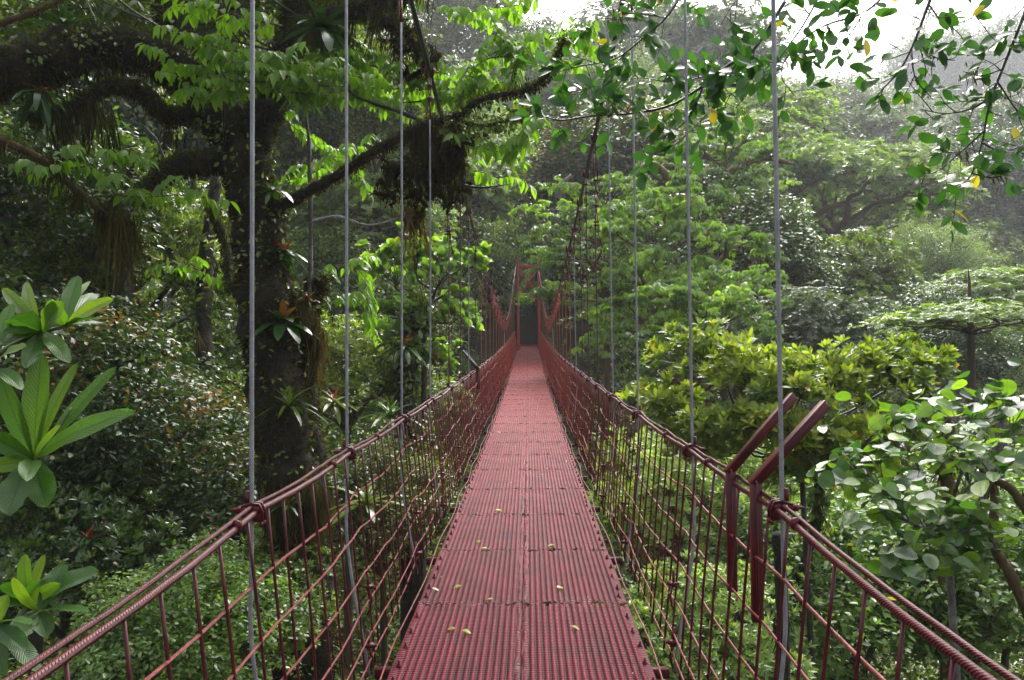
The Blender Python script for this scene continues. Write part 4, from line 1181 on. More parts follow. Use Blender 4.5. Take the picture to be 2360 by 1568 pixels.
# its own dark crown overhead, and small plants growing on the bark
mf, ml = MB(), MB()
for (x, y, d, R) in [(60, -60, 10, 1.1), (220, -40, 10.5, 1.1), (380, -60, 10.5, 1.0), (20, 60, 11, .8), (180, 40, 11.5, .8), (300, 40, 11.5, .7), (520, -50, 10, .9), (640, -70, 9.6, .9), (770, -60, 9.6, .8), (880, -80, 9.4, .7),
                     (-150, 100, 9.5, 1.0), (-120, -150, 9, 1.3), (250, -300, 8, 1.5), (600, -320, 7.5, 1.3), (-250, -350, 6.5, 1.6), (50, -600, 5.5, 1.4), (560, 40, 11, .5), (470, 60, 11.5, .6)]:
    c = at(x, y, d); m = 46
    dd = rvec(rm, m); C = c + dd * R * rm.uniform(.3, 1.1, (m, 1)) * (1, 1, .6)
    foliage(mf, 'flat', 'oval', C, dd + (0, 0, .6), .5 * rm.uniform(.7, 1.2, m), .13, rm, 18, .45 + rm.normal(0, .08), .12, 5)
    src = tops[rm.integers(0, 6)]; s0 = src[np.argmin(np.linalg.norm(src - c, axis=1))]
    P = limb(ml, s0, c, .014, .007, rm, .08, 6, 6)
    for t_ in C[:14]: limb(ml, P[rm.integers(len(P) // 2, len(P))], t_, .007, .002, rm, .12, 3, 4)
mf.obj('crown', G['mid'], mt); ml.obj('twigs', B['black'], mt)
mf = MB()
for P, rr, nn in ((tops[0], .32, 420), (tops[1], .26, 160), (tops[8], .05, 60), (tops[11], .18, 200), (tops[4], .08, 60)):
    i = rm.integers(0, int(len(P) * .9), nn)
    C = P[i] + rvec(rm, nn) * rr * (1, 1, .2)
    foliage(mf, 'mix', 'oval', C, C - P[i] + (0, 0, .1), .14 * rm.uniform(.6, 1.8, nn), .065, rm, 8, .5, .25, 6)
mf.obj('ivy', G['mid'], mt)
# slim mossy boughs that cross the gloom at the left
def bough_tree(label, pts, rad, mossn, mlen, name='mossy_bough', bark='rust'):
    P = cat(pix(pts), 6)
    e = empty(name, P[0], label, 'branch')
    mb = MB(); tube(mb, P, np.interp(np.linspace(0, 1, len(P)), np.linspace(0, 1, len(rad)), rad), 8, lump=.12, rng=rm)
    mb.obj('branch', B[bark], e)
    mf = MB(); strands(mf, P, rm, mossn, mlen, .006, .55, .2, .03)
    n = mossn * 2; i = rm.integers(0, len(P), n)
    add_leaves(mf, leaf_t('tiny'), P[i] + rm.normal(0, .02, (n, 3)), rvec(rm, n), rvec(rm, n), rm.uniform(.02, .05, n), rm.uniform(.2, .9, n), .8, 1)
    mf.obj('moss', [G['moss'], G['mossgreen']], e)
    return e
bough_tree('slanting mossy bough descending from the left edge below the big limb', [(-60, 300, 6.6), (30, 335, 6.8), (100, 370, 7.0), (160, 425, 7.3), (215, 470, 7.6), (280, 520, 7.9), (330, 560, 8.2)], [.035, .035, .032, .03, .025, .018, .008], 700, .14)
bough_tree('thin wet bough crossing the upper left corner', [(-40, 70, 7.0), (40, 40, 7.1), (110, 15, 7.2), (200, -30, 7.3)], [.03, .028, .022, .02], 80, .06)
bough_tree('bare curved twig hanging down the dark bank left of the trunk', [(560, 560, 9.8), (580, 640, 9.7), (600, 760, 9.6), (600, 900, 9.5), (620, 1050, 9.4), (640, 1250, 9.3)], [.010, .012, .012, .012, .012, .010], 30, .05, 'hanging_vine', 'black')
bough_tree('long thin liana hanging in front of the dark left bank', [(575, 420, 9.4), (560, 480, 9.2), (592, 520, 9), (588, 640, 9)], [.01, .011, .011, .008], 20, .05, 'hanging_vine', 'black')
bough_tree('dark liana snaking down the middle of the left bank', [(560, 450, 11), (585, 560, 10.9), (600, 700, 10.8), (598, 800, 10.8), (620, 900, 10.7), (630, 1020, 10.6), (640, 1130, 10.5)], [.012] * 7, 20, .05, 'hanging_vine', 'black')
bough_tree('thin root rope dangling left of the trunk over the leafy gap', [(548, 400, 9.5), (585, 620, 9.4), (598, 760, 9.3)], [.008] * 3, 20, .05, 'hanging_vine', 'black')

def moss_mass(label, cs, d, ln):
    mf = MB()
    pts = []
    for (x, y) in cs:
        c = at(x, y, d + rm.normal(0, .12))
        for _ in range(8):
            q = c + rm.normal(0, .07, 3)
            e2 = q + rm.normal(0, .09, 3) + (0, 0, -.05)
            P = cat([q, (q + e2) / 2 + rm.normal(0, .03, 3), e2], 3)
            tube(mf, P, rm.uniform(.008, .03), 6, .25, lump=.3, rng=rm)
            pts.append(P)
    P = np.vstack(pts)
    strands(mf, P, rm, 34 * len(cs), ln * .8, .007, .35, .25, .03)
    n = 110 * len(cs); i = rm.integers(0, len(P), n)
    add_leaves(mf, leaf_t('tiny'), P[i] + rm.normal(0, .02, (n, 3)), rvec(rm, n) - (0, 0, .5), rvec(rm, n), rm.uniform(.03, .08, n), rm.uniform(.05, .6, n), .7, 0)
    add_leaves(mf, leaf_t('oval'), P[i[:60]] + rm.normal(0, .06, (60, 3)), rvec(rm, 60) - (0, 0, .6), rvec(rm, 60), rm.uniform(.04, .09, 60), .9, 1, 1)
    o = mf.obj('hanging_moss', [G['moss'], G['mossgreen']], None, True, P.mean(0))
    return tag(o, label, 'moss')
# curtains of moss and roots that hang from the boughs
def curtain(label, pts, n, ln, w=.007, tint=.35, sp=.05):
    P = cat(pix(pts), 6)
    mf = MB(); strands(mf, P, rm, n, ln, w, tint, .2, sp)
    for _ in range(3):
        s = P[rm.integers(0, len(P))]
        tube(mf, cat([s, s + (rm.normal(0, .04), 0, -ln * .9), s + (rm.normal(0, .05), 0, -ln * 1.7)], 4), .006, 5, .3)
    c = P.mean(0)
    o = mf.obj('hanging_moss', [G['moss'], G['mossgreen']], None, True, c)
    return tag(o, label, 'moss')
curtain('shaggy brown moss curtain under the crooked limb at upper left', [(130, 270, 8.3), (170, 262, 8.3), (215, 240, 8.4), (240, 232, 8.4)], 500, .34, .007, .35, .09)
curtain('moss beard hanging under the thick leftward limb', [(60, 200, 8.0), (150, 190, 8.2), (230, 160, 8.4), (330, 170, 8.6)], 260, .16)
moss_mass('dark moss mass dangling beside the left main cable', [(900, 60), (930, 80), (950, 110), (975, 120), (985, 150), (940, 150)], 8.6, .13)
moss_mass('largest ragged moss clump hanging below the long bough', [(925, 385), (950, 400), (985, 365), (1010, 395), (1045, 360), (1065, 340), (1050, 410), (935, 430), (980, 440), (895, 445), (1000, 330), (1030, 440), (960, 470)], 7.95, .17)
curtain('narrow moss tassel hanging from the long bough beside the cable', [(955, 320, 8.0), (985, 310, 7.9), (1010, 305, 7.9)], 800, .32, .009, .35)
curtain('golden moss tuft near the middle of the long bough', [(1020, 285, 7.8), (1050, 290, 7.8)], 240, .09, .007, .65)
curtain('ginger root tassel below the largest moss clump', [(940, 480, 8.0), (975, 505, 8.0)], 260, .2, .007, .85)
curtain('long brown root curtain hanging from the slanting bough', [(225, 475, 7.7), (265, 505, 7.8), (300, 540, 8.0)], 420, .38, .007, .5, .07)
curtain('moss fringe on the right side of the mossy trunk', [(660, 690, 9.1), (700, 710, 9.1), (725, 740, 9.2), (735, 800, 9.2)], 700, .34, .008, .7)
curtain('moss shawl around the lower trunk behind the left netting', [(640, 1120, 8.9), (690, 1130, 8.9), (735, 1150, 9.0)], 900, .45, .009, .6, .12)

# small boughs inside the largest moss clump
bough_tree('crooked moss-wrapped branch inside the dangling clump', [(1040, 300, 7.9), (1060, 350, 7.9), (1030, 400, 7.95), (960, 400, 8.0), (900, 385, 8.0), (895, 430, 8.0)], [.03, .05, .06, .07, .06, .03], 700, .16, bark='mossy')
bough_tree('bare pointed twig reaching right from the dangling clump', [(1060, 425, 7.9), (1100, 432, 7.9), (1140, 430, 7.8), (1180, 424, 7.8)], [.014, .012, .008, .003], 8, .04, bark='black')

# boughs with drooping bright leaves
def leafy_bough(label, pts, rad, mat='bough', leaf='hang', L=.12, sub=.20, sl=(.25, .6), tint=.6, seed=1, bark='brown', parentlabel=None, every=.035, arch=.1):
    r = np.random.default_rng(seed)
    P = cat(pix(pts), 8)
    e = empty('leafy_bough', P[0], label, 'branch')
    mb, mf = MB(), MB()
    tube(mb, P, np.linspace(rad, rad * .3, len(P)), 7)
    s = np.concatenate([[0], np.cumsum(np.linalg.norm(np.diff(P, axis=0), axis=1))])
    q = sub * .5
    side = 1
    lp, la, ln, ll, lt = [], [], [], [], []
    while q < s[-1]:
        p = np.array([np.interp(q, s, P[:, k]) for k in range(3)])
        i = min(len(P) - 2, np.searchsorted(s, q)); T = norm(P[i + 1] - P[i])
        S = norm(np.cross(T, (0, 0, 1.0))) * side
        d = norm(S * r.uniform(.5, 1) + T * r.uniform(.5, 1.1) + np.array([0, 0, r.uniform(-.15, .45)]))
        l = r.uniform(*sl) * (1 - .3 * q / s[-1])
        tw = cat([p, p + d * l * .5 + (0, 0, arch * l), p + d * l + (0, 0, -arch * l)], 4)
        tube(mb, tw, np.linspace(.0045, .0015, len(tw)), 5)
        ts = np.arange(.05, l, every)
        tc = r.normal(0, .07)
        for k, t_ in enumerate(ts):
            b = np.array([np.interp(t_ / l, np.linspace(0, 1, len(tw)), tw[:, c]) for c in range(3)])
            sd_ = norm(np.cross(d, (0, 0, 1.0))) * (1 if k % 2 else -1)
            lp.append(b); la.append(sd_ * .6 + d * .35 + np.array([0, 0, -.75]) + r.normal(0, .2, 3)); ln.append(d * .6 + sd_ * .5 + np.array([0, 0, .6]) + r.normal(0, .25, 3))
            ll.append(L * r.uniform(.7, 1.15)); lt.append(tint + tc + r.normal(0, .1))
        q += sub * r.uniform(.6, 1.4); side = -side
    add_leaves(mf, leaf_t(leaf), np.array(lp), np.array(la), np.array(ln), np.array(ll), np.clip(lt, 0, .93))
    mb.obj('twigs', B[bark], e); mf.obj('leaves', G[mat], e)
    return e
LB = [
 ('bright drooping bough at the top beside the upper trunk', [(650, 60, 8.0), (560, 40, 7.8), (480, 20, 7.7), (410, 15, 7.7)], .012),
 ('bright drooping bough just left of the first rope, upper row', [(700, 150, 8.0), (600, 130, 7.8), (500, 110, 7.7), (430, 90, 7.7)], .012),
 ('bright drooping bough left of the first rope, middle row', [(760, 200, 8.0), (640, 180, 7.8), (540, 150, 7.7), (480, 130, 7.7)], .012),
 ('short bright sprig hanging over the fork of the trunk', [(620, 190, 7.9), (520, 185, 7.8), (430, 165, 7.7), (395, 150, 7.7)], .009),
 ('lowest short sprig over the trunk fork', [(600, 215, 7.9), (540, 212, 7.8), (470, 215, 7.7), (420, 205, 7.7)], .008),
 ('bright bough running from the first rope to the second', [(560, 150, 8.1), (660, 145, 8.0), (760, 160, 7.9), (850, 185, 7.9)], .012),
 ('bright bough under the one that joins first and second ropes', [(600, 210, 8.2), (700, 215, 8.1), (800, 225, 8.0), (900, 240, 8.0)], .012),
 ('dense hanging bough crossing behind the second and third ropes', [(740, 140, 8.2), (840, 150, 8.1), (940, 165, 8.0), (1040, 170, 8.0), (1100, 180, 7.9)], .014),
 ('drooping bough behind the left main cable, upper', [(800, 200, 8.3), (920, 205, 8.2), (1040, 205, 8.1), (1150, 190, 8.0)], .014),
 ('drooping bough behind the left main cable, lower', [(860, 240, 8.3), (960, 235, 8.2), (1080, 225, 8.1), (1180, 200, 8.0)], .012),
 ('long leafy twig growing up from the long bough end', [(1170, 216, 7.6), (1190, 150, 7.6), (1150, 80, 7.6), (1130, 30, 7.6)], .010),
 ('leafy top of the long bough, nearest the sky', [(1262, 175, 7.4), (1290, 110, 7.4), (1330, 80, 7.4), (1370, 60, 7.4)], .010),
 ('leafy twig along the upper side of the long bough', [(1050, 268, 7.8), (1100, 150, 7.8), (1200, 130, 7.7), (1300, 150, 7.6)], .009),
 ('hanging leaf spray above the long bough tip', [(1120, 130, 7.8), (1200, 100, 7.7), (1280, 90, 7.6), (1350, 100, 7.5)], .009),
 ('topmost sunny spray between the main cables', [(1000, 20, 8.2), (1060, 30, 8.1), (1130, 20, 8.0), (1210, 10, 8.0)], .009),
 ('hanging sprig beneath the tip of the long bough', [(1240, 245, 7.6), (1230, 290, 7.6), (1200, 330, 7.6), (1150, 340, 7.7)], .008),
 ('sparse yellowish sprig below the long bough', [(1000, 300, 8.0), (1080, 330, 7.9), (1150, 350, 7.8), (1210, 330, 7.8)], .008),
 ('bright sprig hanging at the right of the moss clump', [(1060, 400, 7.9), (1100, 395, 7.9), (1150, 410, 7.8), (1190, 400, 7.8)], .007),
 ('bright sprays along the slanting bough at the left edge', [(0, 380, 6.8), (60, 400, 6.9), (110, 390, 7.0), (170, 360, 7.1)], .009),
 ('bright drooping spray left of the trunk, upper row', [(100, 390, 7.2), (190, 385, 7.3), (270, 360, 7.4), (350, 395, 7.5)], .010),
 ('bright drooping spray left of the trunk, lower row', [(220, 440, 7.4), (320, 455, 7.5), (410, 450, 7.6), (500, 460, 7.7)], .010),
 ('drooping green spray behind the grey stem', [(640, 260, 9.6), (720, 330, 9.6), (800, 390, 9.5), (850, 430, 9.5)], .009),
 ('bright spray between the grey stem and the second rope', [(640, 420, 10), (720, 400, 10), (790, 350, 10), (850, 330, 10)], .009),
 ('leafy spray right of the cut stub', [(760, 650, 9.8), (800, 610, 9.7), (840, 640, 9.7), (850, 700, 9.7)], .009),
 ('lower leafy spray right of the cut stub', [(740, 700, 9.9), (780, 690, 9.8), (830, 700, 9.7), (850, 745, 9.7)], .009),
 ('small leafy sprig in the gloom left of the trunk', [(600, 640, 10), (520, 650, 10), (450, 620, 10), (390, 615, 10)], .008),
]
for k, (lb, pts, rad) in enumerate(LB):
    if k in (6, 7, 8, 9, 10, 11, 12, 13, 14, 17): pts = [(x, y, d + .8 * (x > 780)) for (x, y, d) in pts]
    leafy_bough(lb, pts, rad, L=.145, sub=.085 if k < 16 else .12, sl=(.22, .6), tint=.66 if k < 18 else .6, seed=200 + k, every=.032)
for k, (lb, pts) in enumerate([
   ('dark leafy crown branch in the top left corner', [(-60, 60, 10), (60, 40, 10), (180, 20, 10), (300, 30, 10)]),
   ('dark leafy crown branch above the thick leftward limb', [(-40, 120, 10.5), (100, 90, 10.5), (220, 60, 10.5), (340, 60, 10.5)]),
   ('dark hanging branch under the thick limb at the left edge', [(-40, 250, 9.5), (60, 240, 9.5), (140, 300, 9.5), (200, 330, 9.6)]),
   ('dark leafy branch between trunk and first rope at the top', [(500, 20, 10), (600, 20, 10), (720, 10, 10), (820, 40, 10)]),
   ('dark leafy branch behind the trunk fork', [(250, 150, 11), (330, 200, 11), (430, 250, 11), (500, 330, 11)])]):
    leafy_bough(lb, pts, .02, 'mid', 'oval', .13, .10, (.4, .9), .5, 300 + k, 'black', every=.045)

leafy_bough('bright bough reaching across the top of the red portal', [(1480, 610, 40), (1380, 590, 40.5), (1280, 572, 41), (1200, 578, 41), (1140, 566, 41)], .07, 'fresh', 'tiny', .26, .22, (.5, 1.3), .62, 401, 'rust', every=.09)
leafy_bough('higher bright bough just above the red portal', [(1440, 560, 38), (1340, 530, 38.5), (1260, 535, 39), (1180, 548, 39)], .06, 'fresh', 'tiny', .26, .22, (.5, 1.3), .62, 402, 'rust', every=.09)
leafy_bough('small bright sprig hanging at the left leg of the portal', [(1230, 610, 42.5), (1215, 640, 42.5), (1200, 670, 42.5), (1185, 690, 42.5)], .03, 'fresh', 'tiny', .24, .2, (.3, .8), .62, 403, 'rust', every=.09)

# bromeliads perched on limbs and trunk
def bromeliad(px, py, d, R, label, tint=.3, red=True, n=26, seed=0, up=.35, wid=1.5, cat_='bromeliad', droop=1.0):
    r = np.random.default_rng(seed)
    c = at(px, py, d)
    a = np.arange(n) * 2.4 + r.uniform(0, 6)
    el = up + (np.arange(n) / n) ** 1.6 * 1.6 + r.normal(0, .08, n)
    A = np.stack([np.cos(a) * np.cos(el), np.sin(a) * np.cos(el), np.sin(el)], 1)
    Nn = np.stack([-np.cos(a) * np.sin(el), -np.sin(a) * np.sin(el), np.cos(el)], 1) + 1e-3
    Lr = R * r.uniform(.75, 1.1, n) * np.where(np.arange(n) > n * .7, .6, 1)
    tt = tint + r.normal(0, .08, n)
    if red: tt = np.where(np.arange(n) > n * .68, r.uniform(.8, .9, n), tt)
    mf = MB()
    add_leaves(mf, leaf_t('strap'), c + A * .02, A, Nn, Lr, tt, wid * 1.55 * r.uniform(.8, 1.2))
    e = mf.obj('bromeliad', G['brom'], None, True, c)
    return tag(e, label, cat_)
bromeliad(652, 745, 8.75, .42, 'large bromeliad with a red heart on the right of the mossy trunk', .3, True, 28, 1, -.1, 1.9)
bromeliad(655, 585, 8.8, .32, 'dark red-centred bromeliad higher on the mossy trunk', .15, True, 24, 2, -.1, 1.7)
bromeliad(665, 935, 8.6, .42, 'strap-leaved yellow-green bromeliad low on the mossy trunk', .58, False, 26, 3, .1, .9)
bromeliad(745, 65, 8.7, .55, 'big glossy bromeliad among the moss at the top between the first two ropes', .35, False, 26, 4, -.3, 1.5)
bromeliad(800, 120, 8.9, .40, 'second glossy bromeliad beside the second rope at the top', .3, False, 22, 5, -.3, 1.5)
bromeliad(700, 210, 8.8, .35, 'bromeliad with drooping leaves on the right-hand trunk fork', .35, True, 20, 6, -.4, 1.4)
bromeliad(630, 440, 8.7, .34, 'pale silvery bromeliad where the long bough leaves the trunk', .5, False, 20, 7, -.3, 1.3)
bromeliad(510, 60, 8.9, .34, 'dark bromeliad on the upper trunk', .2, True, 20, 8, -.3, 1.4)
bromeliad(150, 60, 8.4, .4, 'bromeliad sitting on top of the thick leftward limb', .3, False, 22, 9, .2, 1.2)
bromeliad(90, 210, 7.8, .36, 'bromeliad drooping from the left end of the thick limb', .25, True, 18, 10, -.6, 1.3)
bromeliad(660, 1165, 8.6, .22, 'small spiky bromeliad behind the left netting near the trunk foot', .45, True, 20, 11, .1, 1.0)
bromeliad(205, 1250, 8.0, .26, 'dark star-shaped bromeliad above the left handrail', .3, True, 22, 12, .0, 1.5)
bromeliad(770, 930, 10, .34, 'orange-tinted bromeliad right of the trunk foot', .62, True, 24, 13, .0, 1.1)
bromeliad(900, 960, 11, .45, 'grassy strap-leaved bromeliad beside the third rope', .45, False, 28, 14, .2, .8)
bromeliad(845, 1165, 7.2, .36, 'variegated strap-leaved plant seen through the left netting', .62, False, 20, 15, .2, 1.2)
bromeliad(710, 690, 9.1, .15, 'small pink air plant on the cut stub', .85, True, 22, 16, .1, 1.3)
bromeliad(930, 800, 13, .5, 'bromeliad cluster on the dark trunk beside the third rope', .4, True, 30, 17, -.1, 1.2)

# dark trunks in the gloom
def bare_trunk(label, pts, rad, mossn=120, bark='mossy', mlen=.2, name='understory_tree'):
    P = cat(pix(pts), 6)
    gz = float(ground_z(P[0][0], P[0][1]))
    if P[0][2] > gz: P = np.vstack([[P[0][0], P[0][1], gz - .3], P])
    e = empty(name, P[0], label, 'tree')
    mb = MB(); tube(mb, P, np.interp(np.linspace(0, 1, len(P)), np.linspace(0, 1, len(rad)), rad), 10, lump=.1, rng=rm)
    mb.obj('trunk', B[bark], e)
    mf = MB(); strands(mf, P, rm, mossn, mlen, .009, .5, .25, max(rad) * .8)
    mf.obj('moss', [G['moss'], G['mossgreen']], e)
    if max(rad) > .07:
        mf = MB(); nn = 90; i = rm.integers(0, len(P), nn); q = P[i] + rvec(rm, nn) * max(rad) * 1.1
        foliage(mf, 'mix', 'oval', q, q - P[i] + (0, 0, .1), (.16 + max(rad) * .5) * rm.uniform(.6, 1.8, nn), .05 + .006 * P[0][1], rm, 9, .45, .2, 6)
        mf.obj('ivy', G['mid'], e)
bare_trunk('black epiphyte-laden trunk between the third and fourth ropes', [(950, 1050, 14), (930, 900, 14.2), (950, 780, 14), (965, 700, 13.8)], [.24, .19, .15, .07], 900)
bare_trunk('dark leaning trunk behind the left bank bushes', [(560, 1250, 12), (520, 1100, 12), (480, 900, 12.5), (470, 650, 13), (500, 400, 13.5)], [.16, .15, .14, .12, .1], 400)
bare_trunk('dark trunk low at the left behind the russet shrub', [(330, 1400, 9.5), (310, 1200, 9.5), (280, 1080, 9.6), (260, 980, 9.8)], [.12, .12, .1, .08], 250)
bare_trunk('mossy trunk in the deep shade near the left edge', [(270, 900, 12), (280, 700, 12), (275, 500, 12.3), (285, 350, 12.5)], [.2, .19, .17, .15], 700)
bare_trunk('thin dark trunk at the left of the fork', [(300, 640, 13), (330, 480, 13), (390, 300, 13), (400, 200, 13)], [.1, .1, .09, .08], 200)
bare_trunk('mossy curved stem at the right edge behind the round-leaf bush', [(2400, 1480, 6.6), (2330, 1330, 6.5), (2290, 1250, 6.5), (2290, 1120, 6.6), (2240, 1060, 6.7)], [.05, .045, .04, .03, .015], 160, 'rust', .06)
bare_trunk('second mossy stem arching from the right edge', [(2460, 1300, 6.4), (2370, 1180, 6.4), (2320, 1120, 6.4), (2260, 1110, 6.5), (2190, 1160, 6.5)], [.045, .04, .035, .025, .015], 140, 'rust', .06)
bare_trunk('upright mossy trunk behind the lower right handrail', [(2185, 1500, 9.5), (2180, 1350, 9.5), (2190, 1200, 9.5), (2180, 1060, 9.5), (2190, 950, 9.6)], [.09, .085, .08, .075, .06], 260, 'rust', .1)
bare_trunk('dark slanting trunk under the yellow-green bush', [(1800, 1450, 10), (1850, 1320, 10), (1880, 1200, 10), (1890, 1080, 9.8)], [.09, .08, .07, .05], 160, 'mossy', .1)
bare_trunk('thin upright trunk beside the bent steel posts', [(1805, 1500, 7.4), (1800, 1330, 7.3), (1790, 1230, 7.2)], [.06, .055, .045], 140, 'mossy', .1)
bare_trunk('thin leaning trunk above and right of the portal', [(1250, 700, 50), (1235, 560, 50), (1220, 470, 50)], [.35, .3, .22], 60, 'rust', .6)
for lb, pts, rad in [
  ('russet-mossed bough rising to the right under the umbrella tree crown', [(1760, 590, 41), (1830, 535, 41), (1890, 490, 40), (1960, 465, 40), (2050, 450, 40)], [.28, .24, .18, .12, .05]),
  ('russet-mossed bough running level below the umbrella tree crown', [(1740, 545, 40), (1820, 562, 40), (1900, 548, 39), (1980, 545, 39), (2070, 520, 39)], [.22, .2, .16, .12, .05]),
  ('thick orange-mossed limb that dips then rises below the umbrella tree', [(1780, 580, 38), (1850, 615, 38), (1910, 652, 37), (1960, 640, 37), (2040, 600, 37)], [.2, .24, .22, .14, .04]),
  ('mossy bough curving over the bright layered trees', [(1560, 470, 35), (1610, 430, 35), (1680, 400, 35), (1750, 365, 35), (1830, 378, 35)], [.14, .2, .2, .16, .06]),
  ('crooked mossy limb right of the turnbuckle', [(1440, 480, 34), (1450, 420, 34), (1500, 380, 34), (1540, 410, 34), (1560, 470, 34), (1600, 520, 34)], [.12, .15, .16, .15, .12, .06]),
  ('pale broken stub just left of the right main cable', [(1285, 460, 30), (1290, 430, 30), (1318, 405, 30)], [.12, .12, .08]),
  ('thin bare whitish boughs right of the mossy trunk', [(720, 510, 24), (780, 500, 24), (850, 520, 24), (930, 500, 24)], [.05, .05, .04, .02])]:
    if 'umbrella tree' in lb: pts = [(x, y, d * 1.45) for (x, y, d) in pts]; rad = [q * 1.3 for q in rad]
    bough_tree(lb, pts, rad, 260, .35 * pts[0][2] / 40, 'mossy_bough', 'rust' if 'whit' not in lb and 'pale' not in lb else 'grey')
# ------------------------------------------------------------------ overhanging oval-leaved branches at the upper right
def oval_branch(label, mains, L, seed, d0, moss=0, sub=.085, sl=(.06, .2), mat='gloss', name='overhanging_branch', dens=1.0):
    r = np.random.default_rng(seed)
    P0 = cat(pix(mains[0][0]), 6)
    e = empty(name, P0[0], label, 'branch')
    mb, mf, mm = MB(), MB(), MB()
    lp, la, ln, ll, lt = [], [], [], [], []
    allP = []
    toward = norm(-P0.mean(0))
    for pts, rad in mains:
        P = cat(pix(pts), 8); allP.append(P)
        tube(mb, P, np.linspace(rad, max(rad * .35, .002), len(P)), 7)
        s = np.concatenate([[0], np.cumsum(np.linalg.norm(np.diff(P, axis=0), axis=1))])
        q = s[-1] * .06; side = 1
        while q < s[-1] + .001:
            p = np.array([np.interp(q, s, P[:, k]) for k in range(3)])
            i = min(len(P) - 2, np.searchsorted(s, q)); T = norm(P[i + 1] - P[i])
            S = norm(np.cross(T, toward) + r.normal(0, .5, 3)) * side
            d = norm(S + T * r.uniform(.1, .9) + r.normal(0, .2, 3))
            l = r.uniform(*sl)
            tw = cat([p, p + d * l * .6 + r.normal(0, .012, 3), p + d * l], 3)
            tube(mb, tw, np.linspace(.0028, .0012, len(tw)), 5)
            nl = int(r.integers(3, 7) * dens + .5)
            tc = r.normal(0, .06)
            for k in range(nl):
                f = 1 - k * .16
                b = p + (tw[-1] - p) * max(f, .2)
                a = d * .8 + norm(np.cross(d, rvec(r, 1)[0])) * (.5 + .45 * (k > 0)) + r.normal(0, .15, 3)
                lp.append(b); la.append(a); ln.append(np.array([0, 0, .9]) + toward * .55 + r.normal(0, .45, 3))
                ll.append(L * r.uniform(.7, 1.15)); lt.append(1.0 if r.random() < .012 else min(.93, .42 + tc + r.normal(0, .13)))
            q += sub * r.uniform(.6, 1.4); side = -side
    add_leaves(mf, leaf_t('oval'), np.array(lp), np.array(la), np.array(ln), np.array(ll), np.array(lt), 1.12)
    mb.obj('twigs', B['black'], e); mf.obj('leaves', G[mat], e)
    if moss:
        strands(mm, np.vstack(allP[1:] if len(allP) > 1 else allP), r, moss, .06, .003, .6, .1, .01)
        mm.obj('moss', [G['moss'], G['mossgreen']], e)
    return e
D = 4.6
oval_branch('oval-leaved branch reaching across the top towards the right main cable',
  [([(1850, -60, D), (1805, 10, D), (1740, 110, D), (1680, 150, D), (1610, 205, D), (1540, 245, D), (1450, 262, D), (1360, 268, D), (1290, 277, D), (1235, 262, D)], .012),
   ([(1580, -30, D), (1540, 35, D), (1480, 90, D), (1420, 135, D), (1350, 150, D), (1290, 165, D)], .008),
   ([(1620, 200, D), (1600, 250, D), (1570, 290, D), (1520, 320, D), (1480, 325, D)], .006),
   ([(1660, 165, D), (1560, 190, D), (1480, 180, D), (1420, 190, D)], .005),
   ([(1700, 140, D), (1640, 250, D), (1560, 330, D)], .004),
   ([(1450, 262, D), (1400, 230, D), (1360, 190, D)], .004),
   ([(1740, 110, D), (1720, 190, D), (1670, 230, D), (1700, 250, D)], .004),
   ([(1530, 40, D), (1440, 30, D), (1370, 50, D), (1380, 90, D)], .004)], .096, 61, D, 60, sub=.06, sl=(.08, .26), dens=1.25)
D = 4.2
oval_branch('oval-leaved twigs hanging in the top middle between third and fourth ropes on the right',
  [([(1900, -30, D), (1850, 60, D), (1800, 130, D), (1760, 200, D)], .006),
   ([(2060, -30, D), (1990, 30, D), (1900, 60, D), (1830, 110, D), (1800, 170, D), (1830, 220, D)], .007),
   ([(1730, -20, D), (1690, 10, D), (1660, 60, D)], .003),
   ([(1990, 30, D), (1950, 90, D), (1890, 140, D)], .004)], .092, 62, D, 30, sub=.06, sl=(.08, .24), dens=1.1)
D = 3.6
oval_branch('blurry dark oval-leaved spray against the white sky at top right',
  [([(2170, -60, D), (2140, 10, D), (2110, 90, D), (2075, 160, D), (2030, 210, D)], .009),
   ([(2140, 10, D), (2180, 60, D), (2220, 50, D), (2270, 30, D)], .004),
   ([(2110, 90, D), (2150, 130, D), (2200, 140, D)], .004),
   ([(2100, 110, D), (2110, 180, D), (2150, 230, D)], .004)], .080, 63, D, 60, sub=.06, sl=(.07, .2))
oval_branch('hanging oval-leaved branch at the right edge with moss wisps',
  [([(2380, -20, D), (2350, 60, D), (2310, 160, D), (2280, 240, D), (2265, 320, D), (2240, 400, D), (2200, 440, D)], .009),
   ([(2290, 220, D), (2240, 250, D), (2180, 262, D), (2120, 252, D)], .005),
   ([(2310, 160, D), (2260, 175, D), (2220, 165, D)], .004),
   ([(2270, 300, D), (2220, 345, D), (2160, 395, D), (2120, 400, D)], .005),
   ([(2265, 330, D), (2310, 350, D), (2370, 330, D)], .005),
   ([(2240, 400, D), (2290, 410, D), (2340, 390, D)], .004),
   ([(2300, 190, D), (2350, 260, D), (2400, 270, D)], .004)], .080, 64, D, 90, sub=.06, sl=(.07, .22))

